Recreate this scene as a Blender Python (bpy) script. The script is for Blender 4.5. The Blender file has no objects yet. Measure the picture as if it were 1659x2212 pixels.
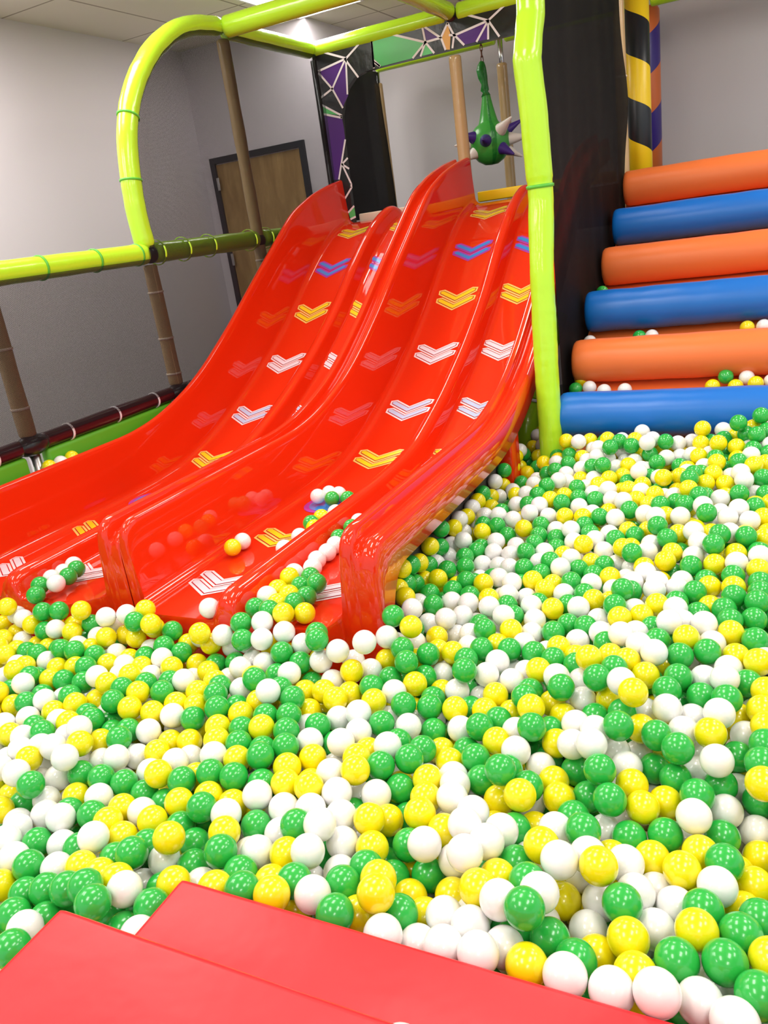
import bpy, bmesh, math, random
import numpy as np
from mathutils import Vector, Matrix, Euler, noise

C = bpy.context.scene.collection
SC = bpy.context.scene
PI = math.pi

# ------------------------------------------------------------------ camera
CH = 1.2
cam = bpy.data.cameras.new('camera'); cam_o = bpy.data.objects.new('camera', cam); C.objects.link(cam_o)
pitch, roll, yaw = 0.33829772, -0.1445126, 0.488364
fwd = Vector((-math.sin(yaw)*math.cos(pitch), math.cos(yaw)*math.cos(pitch), -math.sin(pitch)))
right = Vector((math.cos(yaw), math.sin(yaw), 0)); up = right.cross(fwd)
r_ = right*math.cos(roll) + up*math.sin(roll); u_ = -right*math.sin(roll) + up*math.cos(roll)
M = Matrix((r_, u_, -fwd)).transposed().to_4x4(); M.translation = Vector((0, 0, CH))
cam_o.matrix_world = M
cam.sensor_fit = 'HORIZONTAL'; cam.sensor_width = 36.0
cam.lens = 1731.79/1659*36.0
cam.clip_start = .02
SC.camera = cam_o

# ------------------------------------------------------------------ view, world
SC.view_settings.view_transform = 'Standard'; SC.view_settings.look = 'None'
SC.view_settings.exposure = 0.02; SC.view_settings.gamma = 1.0
SC.view_settings.use_curve_mapping = False
w = bpy.data.worlds.new('world'); SC.world = w; w.use_nodes = True
w.node_tree.nodes['Background'].inputs[0].default_value = (.9, .95, 1, 1)
w.node_tree.nodes['Background'].inputs[1].default_value = .95
LAMP = 15.0          # strength of the ceiling panels
SC.cycles.max_bounces = 8
SC.cycles.transparent_max_bounces = 12

# ------------------------------------------------------------------ materials
def mat(name, col, rough=.5, coat=0, metal=0, spec=.5, bump=None, sss=0, var=None, emit=0, trans=0):
    m = bpy.data.materials.new(name); m.use_nodes = True
    nt = m.node_tree; b = nt.nodes['Principled BSDF']
    b.inputs['Base Color'].default_value = (*col, 1); b.inputs['Roughness'].default_value = rough
    b.inputs['Coat Weight'].default_value = coat; b.inputs['Coat Roughness'].default_value = .04
    b.inputs['Metallic'].default_value = metal; b.inputs['Specular IOR Level'].default_value = spec
    if sss:
        b.inputs['Subsurface Weight'].default_value = sss
        b.inputs['Subsurface Radius'].default_value = (.02, .02, .02)
        b.inputs['Subsurface Scale'].default_value = 1
    if emit:
        b.inputs['Emission Color'].default_value = (*col, 1); b.inputs['Emission Strength'].default_value = emit
    tc = nt.nodes.new('ShaderNodeTexCoord')
    if bump:
        for i, (sc, st, dist) in enumerate(bump if isinstance(bump, list) else [bump]):
            n = nt.nodes.new('ShaderNodeTexNoise'); n.inputs['Scale'].default_value = sc; n.inputs['Detail'].default_value = 3
            bp = nt.nodes.new('ShaderNodeBump'); bp.inputs['Strength'].default_value = st; bp.inputs['Distance'].default_value = dist
            nt.links.new(tc.outputs['Object'], n.inputs['Vector']); nt.links.new(n.outputs['Fac'], bp.inputs['Height'])
            old = b.inputs['Normal'].links
            if old: nt.links.new(old[0].from_socket, bp.inputs['Normal'])
            nt.links.new(bp.outputs['Normal'], b.inputs['Normal'])
    if var:
        sc, amt = var
        n = nt.nodes.new('ShaderNodeTexNoise'); n.inputs['Scale'].default_value = sc; n.inputs['Detail'].default_value = 4
        mx = nt.nodes.new('ShaderNodeMix'); mx.data_type = 'RGBA'
        mx.inputs[6].default_value = (*[c*(1-amt) for c in col], 1); mx.inputs[7].default_value = (*[min(1, c*(1+amt)) for c in col], 1)
        nt.links.new(tc.outputs['Object'], n.inputs['Vector']); nt.links.new(n.outputs['Fac'], mx.inputs[0])
        nt.links.new(mx.outputs[2], b.inputs['Base Color'])
    return m

RED = mat('red fibreglass', (.74, .024, .0008), .6, coat=1.0, spec=.08, bump=(1.6, .03, .015))
LIME = mat('lime vinyl', (.50, .87, .03), .22, coat=.3, bump=[(14, .25, .01), (55, .12, .004)])
LIMED = mat('lime tie band', (.10, .50, .04), .4)
TAN = mat('tan vinyl', (.52, .36, .17), .25, coat=.2, bump=(20, .2, .01))
BLACK = mat('black vinyl', (.008, .009, .010), .28, bump=[(9, .3, .02)])
BLACKF = mat('black fabric', (.004, .004, .005), .8, spec=.2, bump=(8, .4, .02))
WHITEP = mat('white print', (.86, .82, .84), .35)
PURPLE = mat('purple print', (.075, .008, .20), .35)
GREENP = mat('green print', (.10, .58, .16), .3)
ORANGEP = mat('orange print', (.80, .42, .10), .35)
ORANGE = mat('orange vinyl', (.92, .20, .045), .38, spec=.4, bump=[(6, .2, .01), (420, .06, .001)])
BLUE = mat('blue vinyl', (.005, .16, .60), .34, spec=.5, bump=[(5, .22, .012), (420, .05, .001)])
MATRED = mat('red vinyl', (.80, .018, .025), .36, spec=.45, bump=[(7, .3, .01), (300, .05, .001)])
PADGREEN = mat('green pad', (.10, .40, .012), .5)
METAL = mat('galvanised steel', (.6, .6, .6), .25, metal=1)
WALL = mat('wall paint', (.73, .665, .72), .7, bump=(60, .05, .002), var=(1.3, .02))
WALL2 = mat('grey wall with shade', (.57, .54, .55), .7, bump=(60, .05, .002), var=(1.3, .02))  # greyer deep wall; the shade behind the header is put into its colour
CEIL = mat('ceiling tile', (.62, .56, .48), .9)
FLOORM = mat('floor carpet', (.10, .10, .11), .9, var=(30, .2))
YEL = mat('yellow vinyl', (.88, .62, .01), .35, spec=.4, bump=(8, .2, .01))
CREAM = mat('cream pad', (.80, .66, .52), .5)
DKNAVY = mat('dark door frame', (.012, .02, .028), .5)
DGREY = mat('dark board', (.05, .045, .04), .7)
SPGREEN = mat('green ball vinyl', (.05, .36, .05), .3, bump=(18, .25, .01))
SPDK = mat('dark green vinyl', (.015, .22, .03), .35, bump=(40, .5, .01))
SPWHITE = mat('spike white', (.78, .72, .66), .45)
SPPURP = mat('spike purple', (.055, .02, .22), .4)
RUST = mat('rusty chain', (.16, .075, .045), .55, metal=.5)
HAZBLK = mat('hazard black', (.008, .010, .012), .35)
# stickers
S_YB = mat('sticker pale yellow', (.95, .66, .17), .2, coat=.5); S_Y = mat('sticker yellow', (.90, .66, .02), .2, coat=.5)
S_WB = mat('sticker white rim', (.90, .80, .84), .2, coat=.5); S_W = mat('sticker white', (.82, .74, .82), .2, coat=.5)
S_LB = mat('sticker light blue', (.50, .62, .86), .2, coat=.5)
S_BB = mat('sticker magenta rim', (.40, .06, .45), .2, coat=.5); S_B = mat('sticker blue', (.04, .26, .72), .2, coat=.5)
S_L = mat('sticker line red', (.42, .01, .02), .2, coat=.5)

def wood_mat():
    m = mat('door wood', (.30, .16, .05), .45)
    nt = m.node_tree; b = nt.nodes['Principled BSDF']; tc = nt.nodes.new('ShaderNodeTexCoord')
    mp = nt.nodes.new('ShaderNodeMapping'); mp.inputs['Scale'].default_value = (9, 9, 1.6)
    n = nt.nodes.new('ShaderNodeTexNoise'); n.inputs['Scale'].default_value = 1.5; n.inputs['Detail'].default_value = 6; n.inputs['Distortion'].default_value = .6
    r = nt.nodes.new('ShaderNodeValToRGB'); r.color_ramp.elements[0].color = (.34, .20, .07, 1); r.color_ramp.elements[1].color = (.52, .33, .13, 1)
    r.color_ramp.elements[0].position = .35; r.color_ramp.elements[1].position = .7
    nt.links.new(tc.outputs['Object'], mp.inputs[0]); nt.links.new(mp.outputs[0], n.inputs['Vector'])
    nt.links.new(n.outputs['Fac'], r.inputs[0]); nt.links.new(r.outputs[0], b.inputs['Base Color'])
    return m
WOOD = wood_mat()

def ceiling_mat():
    m = mat('ceiling grid', (.62, .56, .48), .9)
    nt = m.node_tree; b = nt.nodes['Principled BSDF']; tc = nt.nodes.new('ShaderNodeTexCoord')
    sx = nt.nodes.new('ShaderNodeSeparateXYZ'); nt.links.new(tc.outputs['Object'], sx.inputs[0])
    def line(sock, off, per):
        a = nt.nodes.new('ShaderNodeMath'); a.operation = 'ADD'; a.inputs[1].default_value = off + 100*per; nt.links.new(sock, a.inputs[0])
        mo = nt.nodes.new('ShaderNodeMath'); mo.operation = 'MODULO'; mo.inputs[1].default_value = per; nt.links.new(a.outputs[0], mo.inputs[0])
        l = nt.nodes.new('ShaderNodeMath'); l.operation = 'LESS_THAN'; l.inputs[1].default_value = .016; nt.links.new(mo.outputs[0], l.inputs[0])
        return l.outputs[0]
    l1 = line(sx.outputs['X'], 4.35, .6); l2 = line(sx.outputs['Y'], -5.9, 1.2)
    mx = nt.nodes.new('ShaderNodeMath'); mx.operation = 'MAXIMUM'; nt.links.new(l1, mx.inputs[0]); nt.links.new(l2, mx.inputs[1])
    mi = nt.nodes.new('ShaderNodeMix'); mi.data_type = 'RGBA'; mi.inputs[6].default_value = (.82, .76, .66, 1); mi.inputs[7].default_value = (.40, .34, .27, 1)
    nt.links.new(mx.outputs[0], mi.inputs[0]); nt.links.new(mi.outputs[2], b.inputs['Base Color'])
    return m
CEILG = ceiling_mat()

def net_mat(name, col, hole, per=.0065, axes=('Y', 'Z')):
    """woven net: diamond holes cut by a procedural alpha in object space"""
    m = bpy.data.materials.new(name); m.use_nodes = True; nt = m.node_tree; b = nt.nodes['Principled BSDF']
    b.inputs['Base Color'].default_value = (*col, 1); b.inputs['Roughness'].default_value = .7; b.inputs['Specular IOR Level'].default_value = .12
    tc = nt.nodes.new('ShaderNodeTexCoord'); sx = nt.nodes.new('ShaderNodeSeparateXYZ'); nt.links.new(tc.outputs['Object'], sx.inputs[0])
    def mt(op, a, bb=None):
        n = nt.nodes.new('ShaderNodeMath'); n.operation = op
        for i, v in enumerate((a, bb)):
            if v is None: continue
            if isinstance(v, (int, float)): n.inputs[i].default_value = v
            else: nt.links.new(v, n.inputs[i])
        return n.outputs[0]
    a = mt('ADD', sx.outputs[axes[0]], sx.outputs[axes[1]]); s = mt('SUBTRACT', sx.outputs[axes[0]], sx.outputs[axes[1]])
    k = 2*PI/per/1.414
    sa = mt('SINE', mt('MULTIPLY', a, k)); sb = mt('SINE', mt('MULTIPLY', s, k))
    f = mt('MULTIPLY', sa, sb)          # checker like field in -1..1
    g = mt('GREATER_THAN', mt('ABSOLUTE', f), hole)   # 1 = hole
    al = mt('SUBTRACT', 1.0, g)
    nt.links.new(al, b.inputs['Alpha'])
    return m
NET = net_mat('black play net', (.012, .010, .012), .56, .0075)
NETD = net_mat('dense black net', (.002, .002, .002), .955, axes=('Y', 'Z'))

# ------------------------------------------------------------------ helpers
def tag(o, label=None, cat=None, group=None, kind=None):
    if label: o['label'] = label
    if cat: o['category'] = cat
    if group: o['group'] = group
    if kind: o['kind'] = kind
    return o
def empty(name, loc=(0, 0, 0)):
    o = bpy.data.objects.new(name, None); C.objects.link(o); o.location = loc; o.empty_display_size = .1; return o
def mesh_obj(name, bm, mats, parent=None, smooth=True, loc=None):
    me = bpy.data.meshes.new(name); bm.normal_update(); bm.to_mesh(me); bm.free()
    if not isinstance(mats, (list, tuple)): mats = [mats]
    for m in mats: me.materials.append(m)
    if smooth:
        me.polygons.foreach_set('use_smooth', [True]*len(me.polygons))
    o = bpy.data.objects.new(name, me); C.objects.link(o)
    if loc is not None:   # move the origin, keep the geometry
        me.transform(Matrix.Translation(-Vector(loc))); o.location = loc
    if parent:
        o.parent = parent; o.matrix_parent_inverse = Matrix.Translation(-Vector(parent.location))
    return o
def sharp(o, ang=40):
    me = o.data
    bm = bmesh.new(); bm.from_mesh(me)
    for e in bm.edges:
        if len(e.link_faces) == 2 and e.calc_face_angle(0) > math.radians(ang): e.smooth = False
    bm.to_mesh(me); bm.free(); return o
def box(bm, lo, hi, bev=0, seg=3, mi=0):
    vs = [bm.verts.new((x, y, z)) for x in (lo[0], hi[0]) for y in (lo[1], hi[1]) for z in (lo[2], hi[2])]
    f = []
    for q in ((0, 1, 3, 2), (4, 6, 7, 5), (0, 4, 5, 1), (2, 3, 7, 6), (0, 2, 6, 4), (1, 5, 7, 3)):
        f.append(bm.faces.new([vs[i] for i in q]))
    for ff in f: ff.material_index = mi
    if bev:
        es = list({e for ff in f for e in ff.edges})
        bmesh.ops.bevel(bm, geom=es, offset=bev, segments=seg, profile=.5, affect='EDGES')
    return vs
def tube(bm, pts, rad, seg=20, caps=True, mi=0):
    """tube along pts; rad float or list"""
    pts = [Vector(p) for p in pts]; n = len(pts); rings = []
    t0 = (pts[1]-pts[0]).normalized(); ref = Vector((0, 0, 1)) if abs(t0.z) < .9 else Vector((1, 0, 0))
    nrm = t0.cross(ref).normalized()
    for i, p in enumerate(pts):
        t = (pts[min(i+1, n-1)]-pts[max(i-1, 0)]).normalized()
        nrm = (nrm - t*nrm.dot(t)).normalized(); bn = t.cross(nrm)
        r = rad[i] if isinstance(rad, (list, tuple)) else rad
        rings.append([bm.verts.new(p + (nrm*math.cos(2*PI*k/seg) + bn*math.sin(2*PI*k/seg))*r) for k in range(seg)])
    for a, b in zip(rings, rings[1:]):
        for k in range(seg):
            f = bm.faces.new((a[k], a[(k+1) % seg], b[(k+1) % seg], b[k])); f.material_index = mi
    if caps:
        f = bm.faces.new(rings[0][::-1]); f.material_index = mi
        f = bm.faces.new(rings[-1]); f.material_index = mi
def padded(p0, p1, r=.055, step=.03, lump=.004, seed=0, endr=.012):
    """list of points and radii of a slightly uneven foam-padded tube"""
    p0, p1 = Vector(p0), Vector(p1); L = (p1-p0).length; n = max(4, int(L/step))
    pts, rad = [], []
    for i in range(n+1):
        t = i/n; pts.append(p0.lerp(p1, t)); rad.append(r + lump*noise.noise(Vector((seed*7.1, t*L*5, 0))))
    e = (p1-p0).normalized()*endr
    pts = [p0-e*.0] + [p0+e*.3, p0+e] + pts[1:-1] + [p1-e, p1-e*.3, p1]
    rad = [r*.72] + [r*.88, r] + rad[1:-1] + [r, r*.88, r*.72]
    return pts, rad
def pchip(xs, ys, smooth=0):
    xs = np.array(xs, float); ys = np.array(ys, float)
    gx = np.linspace(xs[0], xs[-1], 900); gy = np.interp(gx, xs, ys)
    if smooth:
        s = smooth/(gx[1]-gx[0]); k = np.arange(-int(3*s), int(3*s)+1); ker = np.exp(-k**2/2/s**2); ker /= ker.sum()
        pad = len(k)//2; l = 2*gy[0]-gy[1:pad+1][::-1]; r = 2*gy[-1]-gy[-pad-1:-1][::-1]
        gy = np.convolve(np.concatenate([l, gy, r]), ker, 'valid')
    return lambda v: float(np.interp(v, gx, gy))
def extrude_poly(bm, poly, y0, y1, mi=0):
    a = [bm.verts.new((x, y0, z)) for x, z in poly]; b = [bm.verts.new((x, y1, z)) for x, z in poly]; n = len(poly)
    fs = [bm.faces.new(a), bm.faces.new(b[::-1])]
    for i in range(n): fs.append(bm.faces.new((a[i], b[i], b[(i+1) % n], a[(i+1) % n])))
    for f in fs: f.material_index = mi
    return fs

# ------------------------------------------------------------------ setting
ZF, ZC = -.45, 2.9
YW, YD = 6.65, 7.6            # near and deep back wall
bm = bmesh.new(); box(bm, (-5.2, -3.2, ZF-.1), (5.2, 7.8, ZF)); tag(mesh_obj('floor', bm, FLOORM, smooth=False), kind='structure')
bm = bmesh.new(); box(bm, (-5.2, -3.2, ZC), (5.2, 7.8, ZC+.1)); tag(mesh_obj('ceiling', bm, CEILG, smooth=False), kind='structure')
bm = bmesh.new(); box(bm, (-5.1, -3.1, ZF), (-4.9, YW+.1, ZC)); tag(mesh_obj('wall_left', bm, WALL, smooth=False), kind='structure')
bm = bmesh.new(); box(bm, (-4.9, YW, ZF), (-3.60, YW+.12, ZC)); box(bm, (-3.72, YW+.12, ZF), (-3.60, YD, ZC))
tag(mesh_obj('wall_back', bm, WALL, smooth=False), kind='structure')
bm = bmesh.new(); box(bm, (-3.72, YD, ZF), (5.1, YD+.12, ZC)); tag(mesh_obj('wall_rear', bm, WALL2, smooth=False), kind='structure')
# door in the near back wall
DX0, DX1, DZ = -4.79, -3.78, 2.0
d = tag(empty('door_1', ((DX0+DX1)/2, YW, ZF)), kind='structure')
bm = bmesh.new(); box(bm, (DX0+.05, YW-.012, ZF+.01), (DX1-.05, YW-.001, DZ-.06)); mesh_obj('door_leaf', bm, WOOD, d, smooth=False)
bm = bmesh.new()
box(bm, (DX0, YW-.035, ZF), (DX0+.05, YW-.001, DZ)); box(bm, (DX1-.05, YW-.035, ZF), (DX1, YW-.001, DZ)); box(bm, (DX0+.05, YW-.035, DZ-.05), (DX1-.05, YW-.001, DZ))
mesh_obj('door_frame', bm, DKNAVY, d, smooth=False)
for z in (1.72, 1.05, .3):
    bm = bmesh.new(); box(bm, (DX0+.045, YW-.045, z), (DX0+.075, YW-.03, z+.11), .003); mesh_obj('door_hinge', bm, METAL, d)
bm = bmesh.new(); tube(bm, [(-5.0+.62, YW-.03, .80), (-5.0+.62, YW, .80)], .03); # round stop on the wall
tag(mesh_obj('wall_stop', bm, BLACK), 'small round black rubber stop on the wall left of the wooden door', 'door stop').location.x = -.98

# ceiling light panels
def light_panel(x, y, label):
    o = tag(empty('ceiling_light', (x, y, ZC)), label, 'ceiling light', 'ceiling light panels')
    bm = bmesh.new(); a, b = .3, .6
    box(bm, (x-a, y-b, ZC-.012), (x-a+.02, y+b, ZC)); box(bm, (x+a-.02, y-b, ZC-.012), (x+a, y+b, ZC))
    box(bm, (x-a+.02, y-b, ZC-.012), (x+a-.02, y-b+.02, ZC)); box(bm, (x-a+.02, y+b-.02, ZC-.012), (x+a-.02, y+b, ZC))
    mesh_obj('frame', bm, WHITEP, o, smooth=False)
    bm = bmesh.new(); v = [bm.verts.new(p) for p in ((x-a+.02, y-b+.02, ZC-.006), (x-a+.02, y+b-.02, ZC-.006), (x+a-.02, y+b-.02, ZC-.006), (x+a-.02, y-b+.02, ZC-.006))]
    bm.faces.new(v); mesh_obj('diffuser', bm, GLOW, o, smooth=False)
GLOW = bpy.data.materials.new('lamp diffuser'); GLOW.use_nodes = True
_n = GLOW.node_tree; _n.nodes.remove(_n.nodes['Principled BSDF']); _e = _n.nodes.new('ShaderNodeEmission'); _e.inputs[0].default_value = (1, .97, .92, 1); _e.inputs[1].default_value = LAMP
_n.links.new(_e.outputs[0], _n.nodes['Material Output'].inputs[0])
light_panel(-3.35, 6.05, 'white rectangular ceiling light panel above the green frame corner')
for x, y in ((-3.3, 3.4), (-3.3, .8), (-1.2, 4.4), (-1.2, 2.0), (-1.2, -.4), (.9, 5.6), (.9, 3.2), (.9, .8), (.9, -1.6), (-3.3, -1.8), (2.4, 2.0), (2.4, 4.6), (-4.35, 3.3), (-4.35, 1.0)):  # the last two are unseen, added to brighten the left wall
    light_panel(x, y, 'white rectangular light panel, unseen, in the tiled ceiling over the pit and left side')

# ------------------------------------------------------------------ slides
_sc = 1.016
_wy = [1.9, 2.66, 3.11, 3.3, 3.45, 3.65, 3.85, 4.18, 4.5, 4.83, 5.13, 5.44, 5.7, 5.95]
_wz = [.360, .360, .360, .382, .418, .485, .578, .772, .985, 1.195, 1.385, 1.492, 1.55, 1.588]
Wf = pchip(_wy, _wz, .06)
_dy = [1.82, 3.066, 3.468, 3.899, 4.321, 4.723, 5.077, 5.374, 5.614, 5.802, 6.0]
_dz = [.155, .153, .181, .331, .526, .756, 1.018, 1.201, 1.307, 1.357, 1.365]
Df = pchip(_dy, _dz, .10)
Ff = pchip([1.82, 2.345, 2.877, 3.148, 3.423, 3.707, 3.98, 4.249, 4.522, 4.794, 5.062, 5.321, 5.574, 5.828, 6.0], [.055, .054, .053, .059, .082, .158, .261, .383, .526, .69, .881, 1.049, 1.178, 1.255, 1.27], .05)
Y0, Y1 = 1.93, 5.94
def slide_section(y, side):
    """(u across, z, y shift) for one cross section; y along"""
    W, D, F = Wf(y), Df(y), Ff(y)
    div = .435
    r = .07
    if y < Y0+r: W -= r - math.sqrt(max(0, r*r-(Y0+r-y)**2))
    if y > Y1-.22:                      # the divider ends in a rounded nose at the top
        t = (y-(Y1-.22))/.22; D = F + (D-F)*math.sqrt(max(0, 1-t*t))
    if y < Y0+.05: D -= .05 - math.sqrt(max(0, .05**2-(Y0+.05-y)**2))
    S = W-.17
    if y < Y0+.22:
        t = (Y0+.22-y)/.22; S = (W-.17)*(1-t**3) + (-.2)*t**3
    S0 = W-.06
    if y < Y0+.2: S0 = min(S0, S)
    H = W-F
    P = [(-.034, S0), (-.036, W-.02), (-.028, W-.004), (-.016, W), (-.004, W-.004), (.002, W-.014)]
    rf = .045; zb = F+rf
    for t in (.1, .25, .4, .55, .7, .85, .95): P.append((.002+.016*t, W-.014+(zb-W+.014)*t))
    for k in range(8):
        a = k/7*PI/2; P.append((.018+rf*(1-math.cos(a)), zb-rf*math.sin(a)))
    P += [(.10, F), (.16, F), (.22, F), (.30, F)]
    hd = D-F; w0, w1 = .052, .040; rr = min(.036, hd*.5)
    rg = min(.022, hd*.3)
    P += [(div-w0-rg, F), (div-w0-rg*.3, F+rg*.25), (div-w0, F+rg)]
    for k in range(9):
        a = k/8*PI; P.append((div-w1*math.cos(a), D-rr+rr*math.sin(a)))
    P += [(div+w0, F+rg), (div+w0+rg*.3, F+rg*.25), (div+w0+rg, F)]
    P += [(.54, F), (.60, F), (.66, F), (.72, F)]
    u1 = .838
    for k in range(8):
        a = k/7*PI/2; P.append((u1-rf+rf*math.sin(a), zb-rf*math.cos(a)))
    for t in (.15, .3, .45, .6, .75, .9): P.append((u1+.020*t, zb+(W-.02-zb)*t))
    P += [(.860, W-.012), (.868, W-.002), (.882, W), (.896, W-.003), (.902, W-.016), (.905, W-.040), (.909, W-.050), (.922, W-.050), (.928, W-.046)]
    if side == 'R': P += [(.938, W-.040), (.954, W-.038), (.970, W-.044), (.978, W-.058), (.981, W-.09), (.983, S)]
    else: P += [(.938, W-.042), (.948, W-.042), (.954, W-.05), (.957, W-.06), (.957, W-.08), (.957, S)]
    if side == 'L': P = [(u+.032*min(1, max(0, (u-.66)/.1)), z) for u, z in P]
    sh = .075*max(0, 1-(y-Y0)/.12)
    return [(u, z, -sh*min(1, max(0, min((u-.02)/.05, (.83-u)/.05)))) for u, z in P]
def make_slide(x0, side, label):
    root = tag(empty('double_slide', (x0+.43, Y0, -.2)), label, 'slide', 'red double slides')
    ys = [Y0, Y0+.004, Y0+.012, Y0+.025, Y0+.045, Y0+.07] + list(np.linspace(Y0+.1, Y1-.17, 120)) + list(Y1-.16+.16*np.sin(np.linspace(0, 1, 10)*PI/2))
    bm = bmesh.new(); rows = []
    sec = slide_section(Y0, side)
    rows.append([bm.verts.new((x0+u, Y0-.006+s, -.22)) for u, z, s in sec])
    rows.append([bm.verts.new((x0+u, Y0-.004+s, min(z, -.1))) for u, z, s in sec])
    rows.append([bm.verts.new((x0+u, Y0-.003+s, z-.012)) for u, z, s in sec])
    for y in ys: rows.append([bm.verts.new((x0+u, y+s, z)) for u, z, s in slide_section(y, side)])
    for a, b in zip(rows, rows[1:]):
        for i in range(len(a)-1): bm.faces.new((a[i], a[i+1], b[i+1], b[i]))
    bmesh.ops.recalc_face_normals(bm, faces=bm.faces)
    if sum(f.normal.z for f in bm.faces) < 0: bmesh.ops.reverse_faces(bm, faces=bm.faces)
    o = mesh_obj('slide_body', bm, RED, root)
    md = o.modifiers.new('thickness', 'SOLIDIFY'); md.thickness = .012; md.offset = -1
    sharp(o, 50)
    # dark board closing the space under the chute
    bm = bmesh.new()
    xs = x0+.882
    N = 40; prof = [(y, Wf(y)-.12) for y in np.linspace(Y0+.12, 3.42, N)]
    a = [bm.verts.new((xs-.02, y, z)) for y, z in prof] + [bm.verts.new((xs-.02, 3.42, -.44)), bm.verts.new((xs-.02, Y0+.12, -.44))]
    b = [bm.verts.new((v.co.x+.018, v.co.y, v.co.z)) for v in a]; n = len(a)
    bm.faces.new(a); bm.faces.new(b[::-1])
    for i in range(n): bm.faces.new((a[i], b[i], b[(i+1) % n], a[(i+1) % n]))
    if side == 'R': mesh_obj('side_board', bm, DGREY, root, smooth=False)
    else: bm.free()
    if side == 'R':
        bm = bmesh.new(); box(bm, (xs-.02, 3.43, -.44), (xs+.06, 3.56, Wf(3.43)-.14), .008); tag(mesh_obj('support_leg', bm, RED, root))
    return root
XB = -2.06; XA = -3.09
slideA = make_slide(XA, 'L', 'red glossy double-lane slide on the left, beside the net and wooden door')
slideB = make_slide(XB, 'R', 'red glossy double-lane slide on the right, beside the lime padded post')

# arrow stickers
CHEV = [(0, 0), (.135, .086), (.138, .122), (.098, .128), (0, .066), (-.098, .128), (-.138, .122), (-.135, .086)]
def inset(poly, d):
    n = len(poly); out = []
    for i in range(n):
        p0, p1, p2 = [np.array(poly[j % n], float) for j in (i-1, i, i+1)]
        e1 = (p1-p0)/np.linalg.norm(p1-p0); e2 = (p2-p1)/np.linalg.norm(p2-p1)
        n1 = np.array([-e1[1], e1[0]]); n2 = np.array([-e2[1], e2[0]])
        k = n1+n2; k = k/np.dot(k, n1)
        out.append(tuple(p1+k*d))
    return out
_sy = np.linspace(1.8, 6.1, 3000); _sf = np.array([Ff(y) for y in _sy]); _sl = np.concatenate([[0], np.cumsum(np.hypot(np.diff(_sy), np.diff(_sf)))])
def surf(x, s, h):
    y = float(np.interp(s, _sl, _sy)); z = Ff(y); dz = (Ff(y+.01)-Ff(y-.01))/.02; l = math.hypot(1, dz)
    return Vector((x, y-dz/l*h, z+h/l))
def sticker(parent, xc, yc, mats, label, shape='chev'):
    s0 = float(np.interp(yc, _sy, _sl)) - .10
    bm = bmesh.new()
    def patch(poly, h, mi):
        b2 = bmesh.new(); vs = [b2.verts.new((u, v, 0)) for u, v in poly]; f = b2.faces.new(vs)
        for v in np.arange(-.1, .4, .02):
            bmesh.ops.bisect_plane(b2, geom=b2.faces[:]+b2.edges[:]+b2.verts[:], plane_co=(0, v, 0), plane_no=(0, 1, 0))
        mp = {v: bm.verts.new(surf(xc+v.co.x, s0+v.co.y, h)) for v in b2.verts}
        for f in b2.faces:
            nf = bm.faces.new([mp[v] for v in f.verts]); nf.material_index = mi
        b2.free()
    if shape == 'chev':
        for dv in (0, .072):
            P = [(u, v+dv) for u, v in CHEV]
            P = [(u*.95, v) for u, v in P]; patch(P, .0015+dv*.006, 0); patch(inset(P, .010), .0022+dv*.006, 1); patch(inset(P, .0145), .0029+dv*.006, 2)
    else:
        c = [(.11*math.cos(a), .11+.11*math.sin(a)) for a in np.linspace(0, 2*PI, 25)[:-1]]
        patch(c, .0015, 0); c = [(.085*math.cos(a), .11+.085*math.sin(a)) for a in np.linspace(0, 2*PI, 25)[:-1]]; patch(c, .0024, 2)
    bmesh.ops.recalc_face_normals(bm, faces=bm.faces)
    for f in bm.faces:
        if f.normal.z < 0: f.normal_flip()
    o = mesh_obj('arrow_sticker' if shape == 'chev' else 'round_sticker', bm, mats, parent, smooth=False); o['label'] = label
KY = (S_YB, S_L, S_Y); KB = (S_BB, S_BB, S_B); KW = (S_WB, S_L, S_W); KL = (S_WB, S_L, S_LB)
seq = [(KY, 'yellow arrow'), (KB, 'blue arrow'), (KY, 'yellow arrow'), (KW, 'white arrow'), (KL, 'light blue arrow'), (KY, 'yellow arrow'), None, (KY, 'yellow arrow'), (KW, 'white arrow')]
YS = [5.62, 5.205, 4.83, 4.395, 3.925, 3.48, 2.94, 2.55, 2.11]
for root, xl in ((slideA, (-2.905, -2.51)), (slideB, (-1.850, -1.435))):
    for xc in xl:
        for s, y in zip(seq, YS):
            if s is None: sticker(root, xc, y, KB, 'blue and pink round sticker', 'round')
            else: sticker(root, xc, y, s[0], s[1]+' sticker')

# ------------------------------------------------------------------ play frame
XL, XM, XR = -3.2, -2.1, -1.0
frame = tag(empty('padded_play_structure', (XL, 3.68, ZF)), 'lime green padded tube frame around the slides with tan posts', 'play structure')
def rail(p0, p1, m=LIME, r=.055, name='padded_rail', bands=(), bm_m=LIMED, seed=0, parent=None, lump=.003, endr=.012, label=None, br=None):
    bm = bmesh.new(); pts, rad = padded(p0, p1, r, seed=seed, lump=lump, endr=endr); tube(bm, pts, rad)
    o = mesh_obj(name, bm, m, parent or frame)
    if label: o['label'] = label
    p0, p1 = Vector(p0), Vector(p1); e = (p1-p0).normalized()
    for t in bands:
        p = p0.lerp(p1, t); bm = bmesh.new(); q_ = (br or r+.005); tube(bm, [p-e*.006, p-e*.005, p+e*.005, p+e*.006], [q_-.004, q_, q_, q_-.004], caps=False)
        q = mesh_obj('tie_band', bm, bm_m, o); q.matrix_parent_inverse = Matrix()
    return o
ZR, ZT, ZL = 1.24, 2.49, .46
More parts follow.
